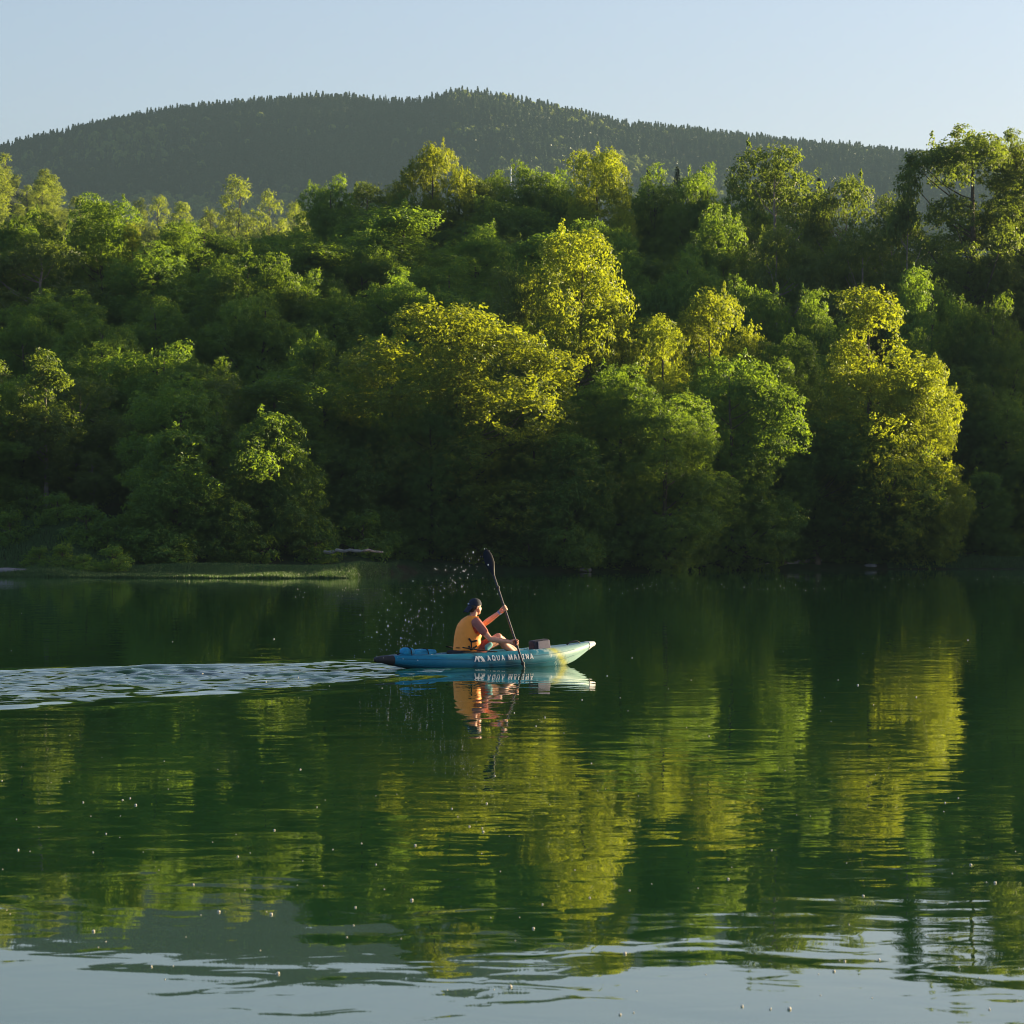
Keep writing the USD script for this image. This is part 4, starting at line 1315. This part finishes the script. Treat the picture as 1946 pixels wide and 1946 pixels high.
a = np.linspace(0, 2 * np.pi, 40, endpoint=False)
crown_r = []
for q in np.linspace(0, 1, 14):
    th = q * np.pi / 2
    k = math.cos(th)
    rf, rs = .108 * k ** .8 + .001, .090 * k ** .8 + .001
    up = .028 + .112 * math.sin(th)
    crown_r.append(np.array([hc(-.006 + rf * math.cos(x) - .02 * q * 0, rs * math.sin(x), up + .012 * math.cos(x) * (1 - q)) for x in a]))
cv, cf_ = loft(crown_r)
cap = mesh('cap', (lp(*cv.T), cf_), 'cap_navy', person, smooth=50)
br = []
for q in np.linspace(0, 1, 10):                            # brim behind the head, dropping over the nape
    row_up, row_dn = [], []
    for x in np.linspace(-1, 1, 15):
        wdt = .082 * (1 - .25 * q ** 2)
        f_ = -.070 - .085 * q - (1 - x * x) * .030
        u_ = .034 - .105 * q - .020 * x * x
        row_up.append(hc(f_, x * wdt, u_ + .004)); row_dn.append(hc(f_, x * wdt, u_ - .003))
    br.append(np.array(row_up + row_dn[::-1]))
bv, bf = loft(br)
mesh('brim', (lp(*bv.T), bf), 'cap_navy', str(cap.GetPath()), smooth=50)
lab = []
for q in np.linspace(-1, 1, 12):
    x = math.pi + q * .52 + .35
    p_ = [hc(-.006 + (.108 * s_c) * math.cos(x), (.090 * s_c) * math.sin(x), u_) for s_c, u_ in ((1.035, .040), (1.035, .058), (1.0, .058), (1.0, .040))]
    lab.append(np.array(p_))
lv, lf_ = loft(lab)
mesh('label_strip', (lp(*lv.T), lf_), 'cap_label', str(cap.GetPath()))
mesh('button', trimesh.Trimesh(lp(*(trimesh.creation.icosphere(2, .010).vertices * [1, 1, .6] + hc(-.006, 0, .141)).T), trimesh.creation.icosphere(2, .010).faces), 'cap_navy', str(cap.GetPath()), smooth=True)
hair = shape([(H(-.055, -.045, .0), .048, H(-.055, .045, .0), .048), (H(-.06, -.03, -.04), .036, H(-.06, .03, -.04), .036), (H(-.01, .064, .03), .026, H(-.035, .062, -.01), .026), (H(-.01, -.064, .03), .026, H(-.035, -.062, -.01), .026)], .012, 4)
put('hair', hair, 'hair_dark', person)
for sd in (-1, 1):
    e = trimesh.creation.icosphere(2, .010)
    mesh('eye', (lp(*(e.vertices + H(.078, sd * .031, .012)).T), e.faces), 'hair_dark', person, smooth=True)
wb = [WL + (EL - WL) / np.linalg.norm(EL - WL) * q for q in (.012, .018, .034, .040)]
mesh('wristband', tube(tw(np.array(wb)), [.031, .036, .037, .033], 16), 'band_blue', person, smooth=40)
tag(person, 'paddler seen from behind in an orange life vest and backwards navy cap, pulling the paddle', 'person')

# ------------------------------------------------------------------ water drops in the air and bits floating on the lake
look('droplet', {'p': ('principled_bsdf', {'base_color': (0.95, 0.95, 0.93), 'roughness': 0.15, 'specular_ior_level': 0.8})}, surface='p.BSDF')
plain('fluff', (0.62, 0.58, 0.46), 0.8, 0.3, .2, 30)
ico = trimesh.creation.icosphere(1, 1.0)
rng = np.random.default_rng(44)
pts = []
while len(pts) < 260:
    px, py = rng.uniform(660, 935), rng.uniform(1042, 1258)
    # they trail from the raised blade down to the stern
    ln = np.interp(py, [1042, 1100, 1160, 1210, 1258], [912, 862, 805, 770, 725])
    sp_ = np.interp(py, [1042, 1100, 1160, 1210, 1258], [16, 38, 55, 60, 45])
    if abs(rng.normal()) * sp_ < abs(px - ln):
        continue
    if px > 845 and py > 1130:
        continue
    q = pin(px, py, rng.uniform(-.5, .5))
    pts.append(np.append(lp(*q), .0045 * rng.uniform(.45, 1.0) * rng.choice([1, 1, 1, 1.8])))
drops = joined([(ico.vertices * (p_[3] * np.array([1, 1, (1, 1, 1.5, 2.4)[i_ % 4]])) + p_[:3], ico.faces) for i_, p_ in enumerate(pts)])
tag(mesh('water_drops', drops, 'droplet', smooth=True), 'spray of bright water drops in the air behind the raised paddle blade', 'spray', kind='stuff')
bits = []
for k in range(520):
    if k < 300:
        px, py = rng.uniform(0, 1946), 1150 + 780 * rng.random() ** 1.2
    else:                                                  # the drifting line near the far shore
        px = rng.uniform(560, 1946)
        py = 1123 - (px - 560) / 1386 * 26 + rng.normal(0, 3.0) + (rng.random() < .4) * 12
    if 700 < px < 1140 and 1200 < py < 1290:
        continue
    x, y = on_water(px, py)
    if k < 300 and meshkit.noise(np.array([[x * .7 + 3, y * .22, 0.0]]), 71)[0] < .30 + .3 * rng.random():
        continue
    near = 1.0 if k < 300 else 1.1
    r = .0028 * (1 + 2.2 * rng.random() ** 3) * near * (1 if y < 40 else 1.6)
    bits.append((ico.vertices * [r, r, r * .8] + [x, y, r * .45], ico.faces))
tag(mesh('floating_bits', joined(bits), 'fluff', smooth=True), 'scattered pale specks of pollen and foam floating on the lake', 'specks', kind='stuff')

# ------------------------------------------------------------------ haze: thin even air round everything
look('air', {'v': ('principled_volume', {'color': (0.48, 0.77, 1.0), 'density': 0.000034, 'anisotropy': 0.2})}, volume='v.volume')
box = trimesh.creation.box((3600, 4300, 640))
box.apply_translation((0, 1950, 315))
tag(mesh('haze', box, 'air'), kind='stuff')
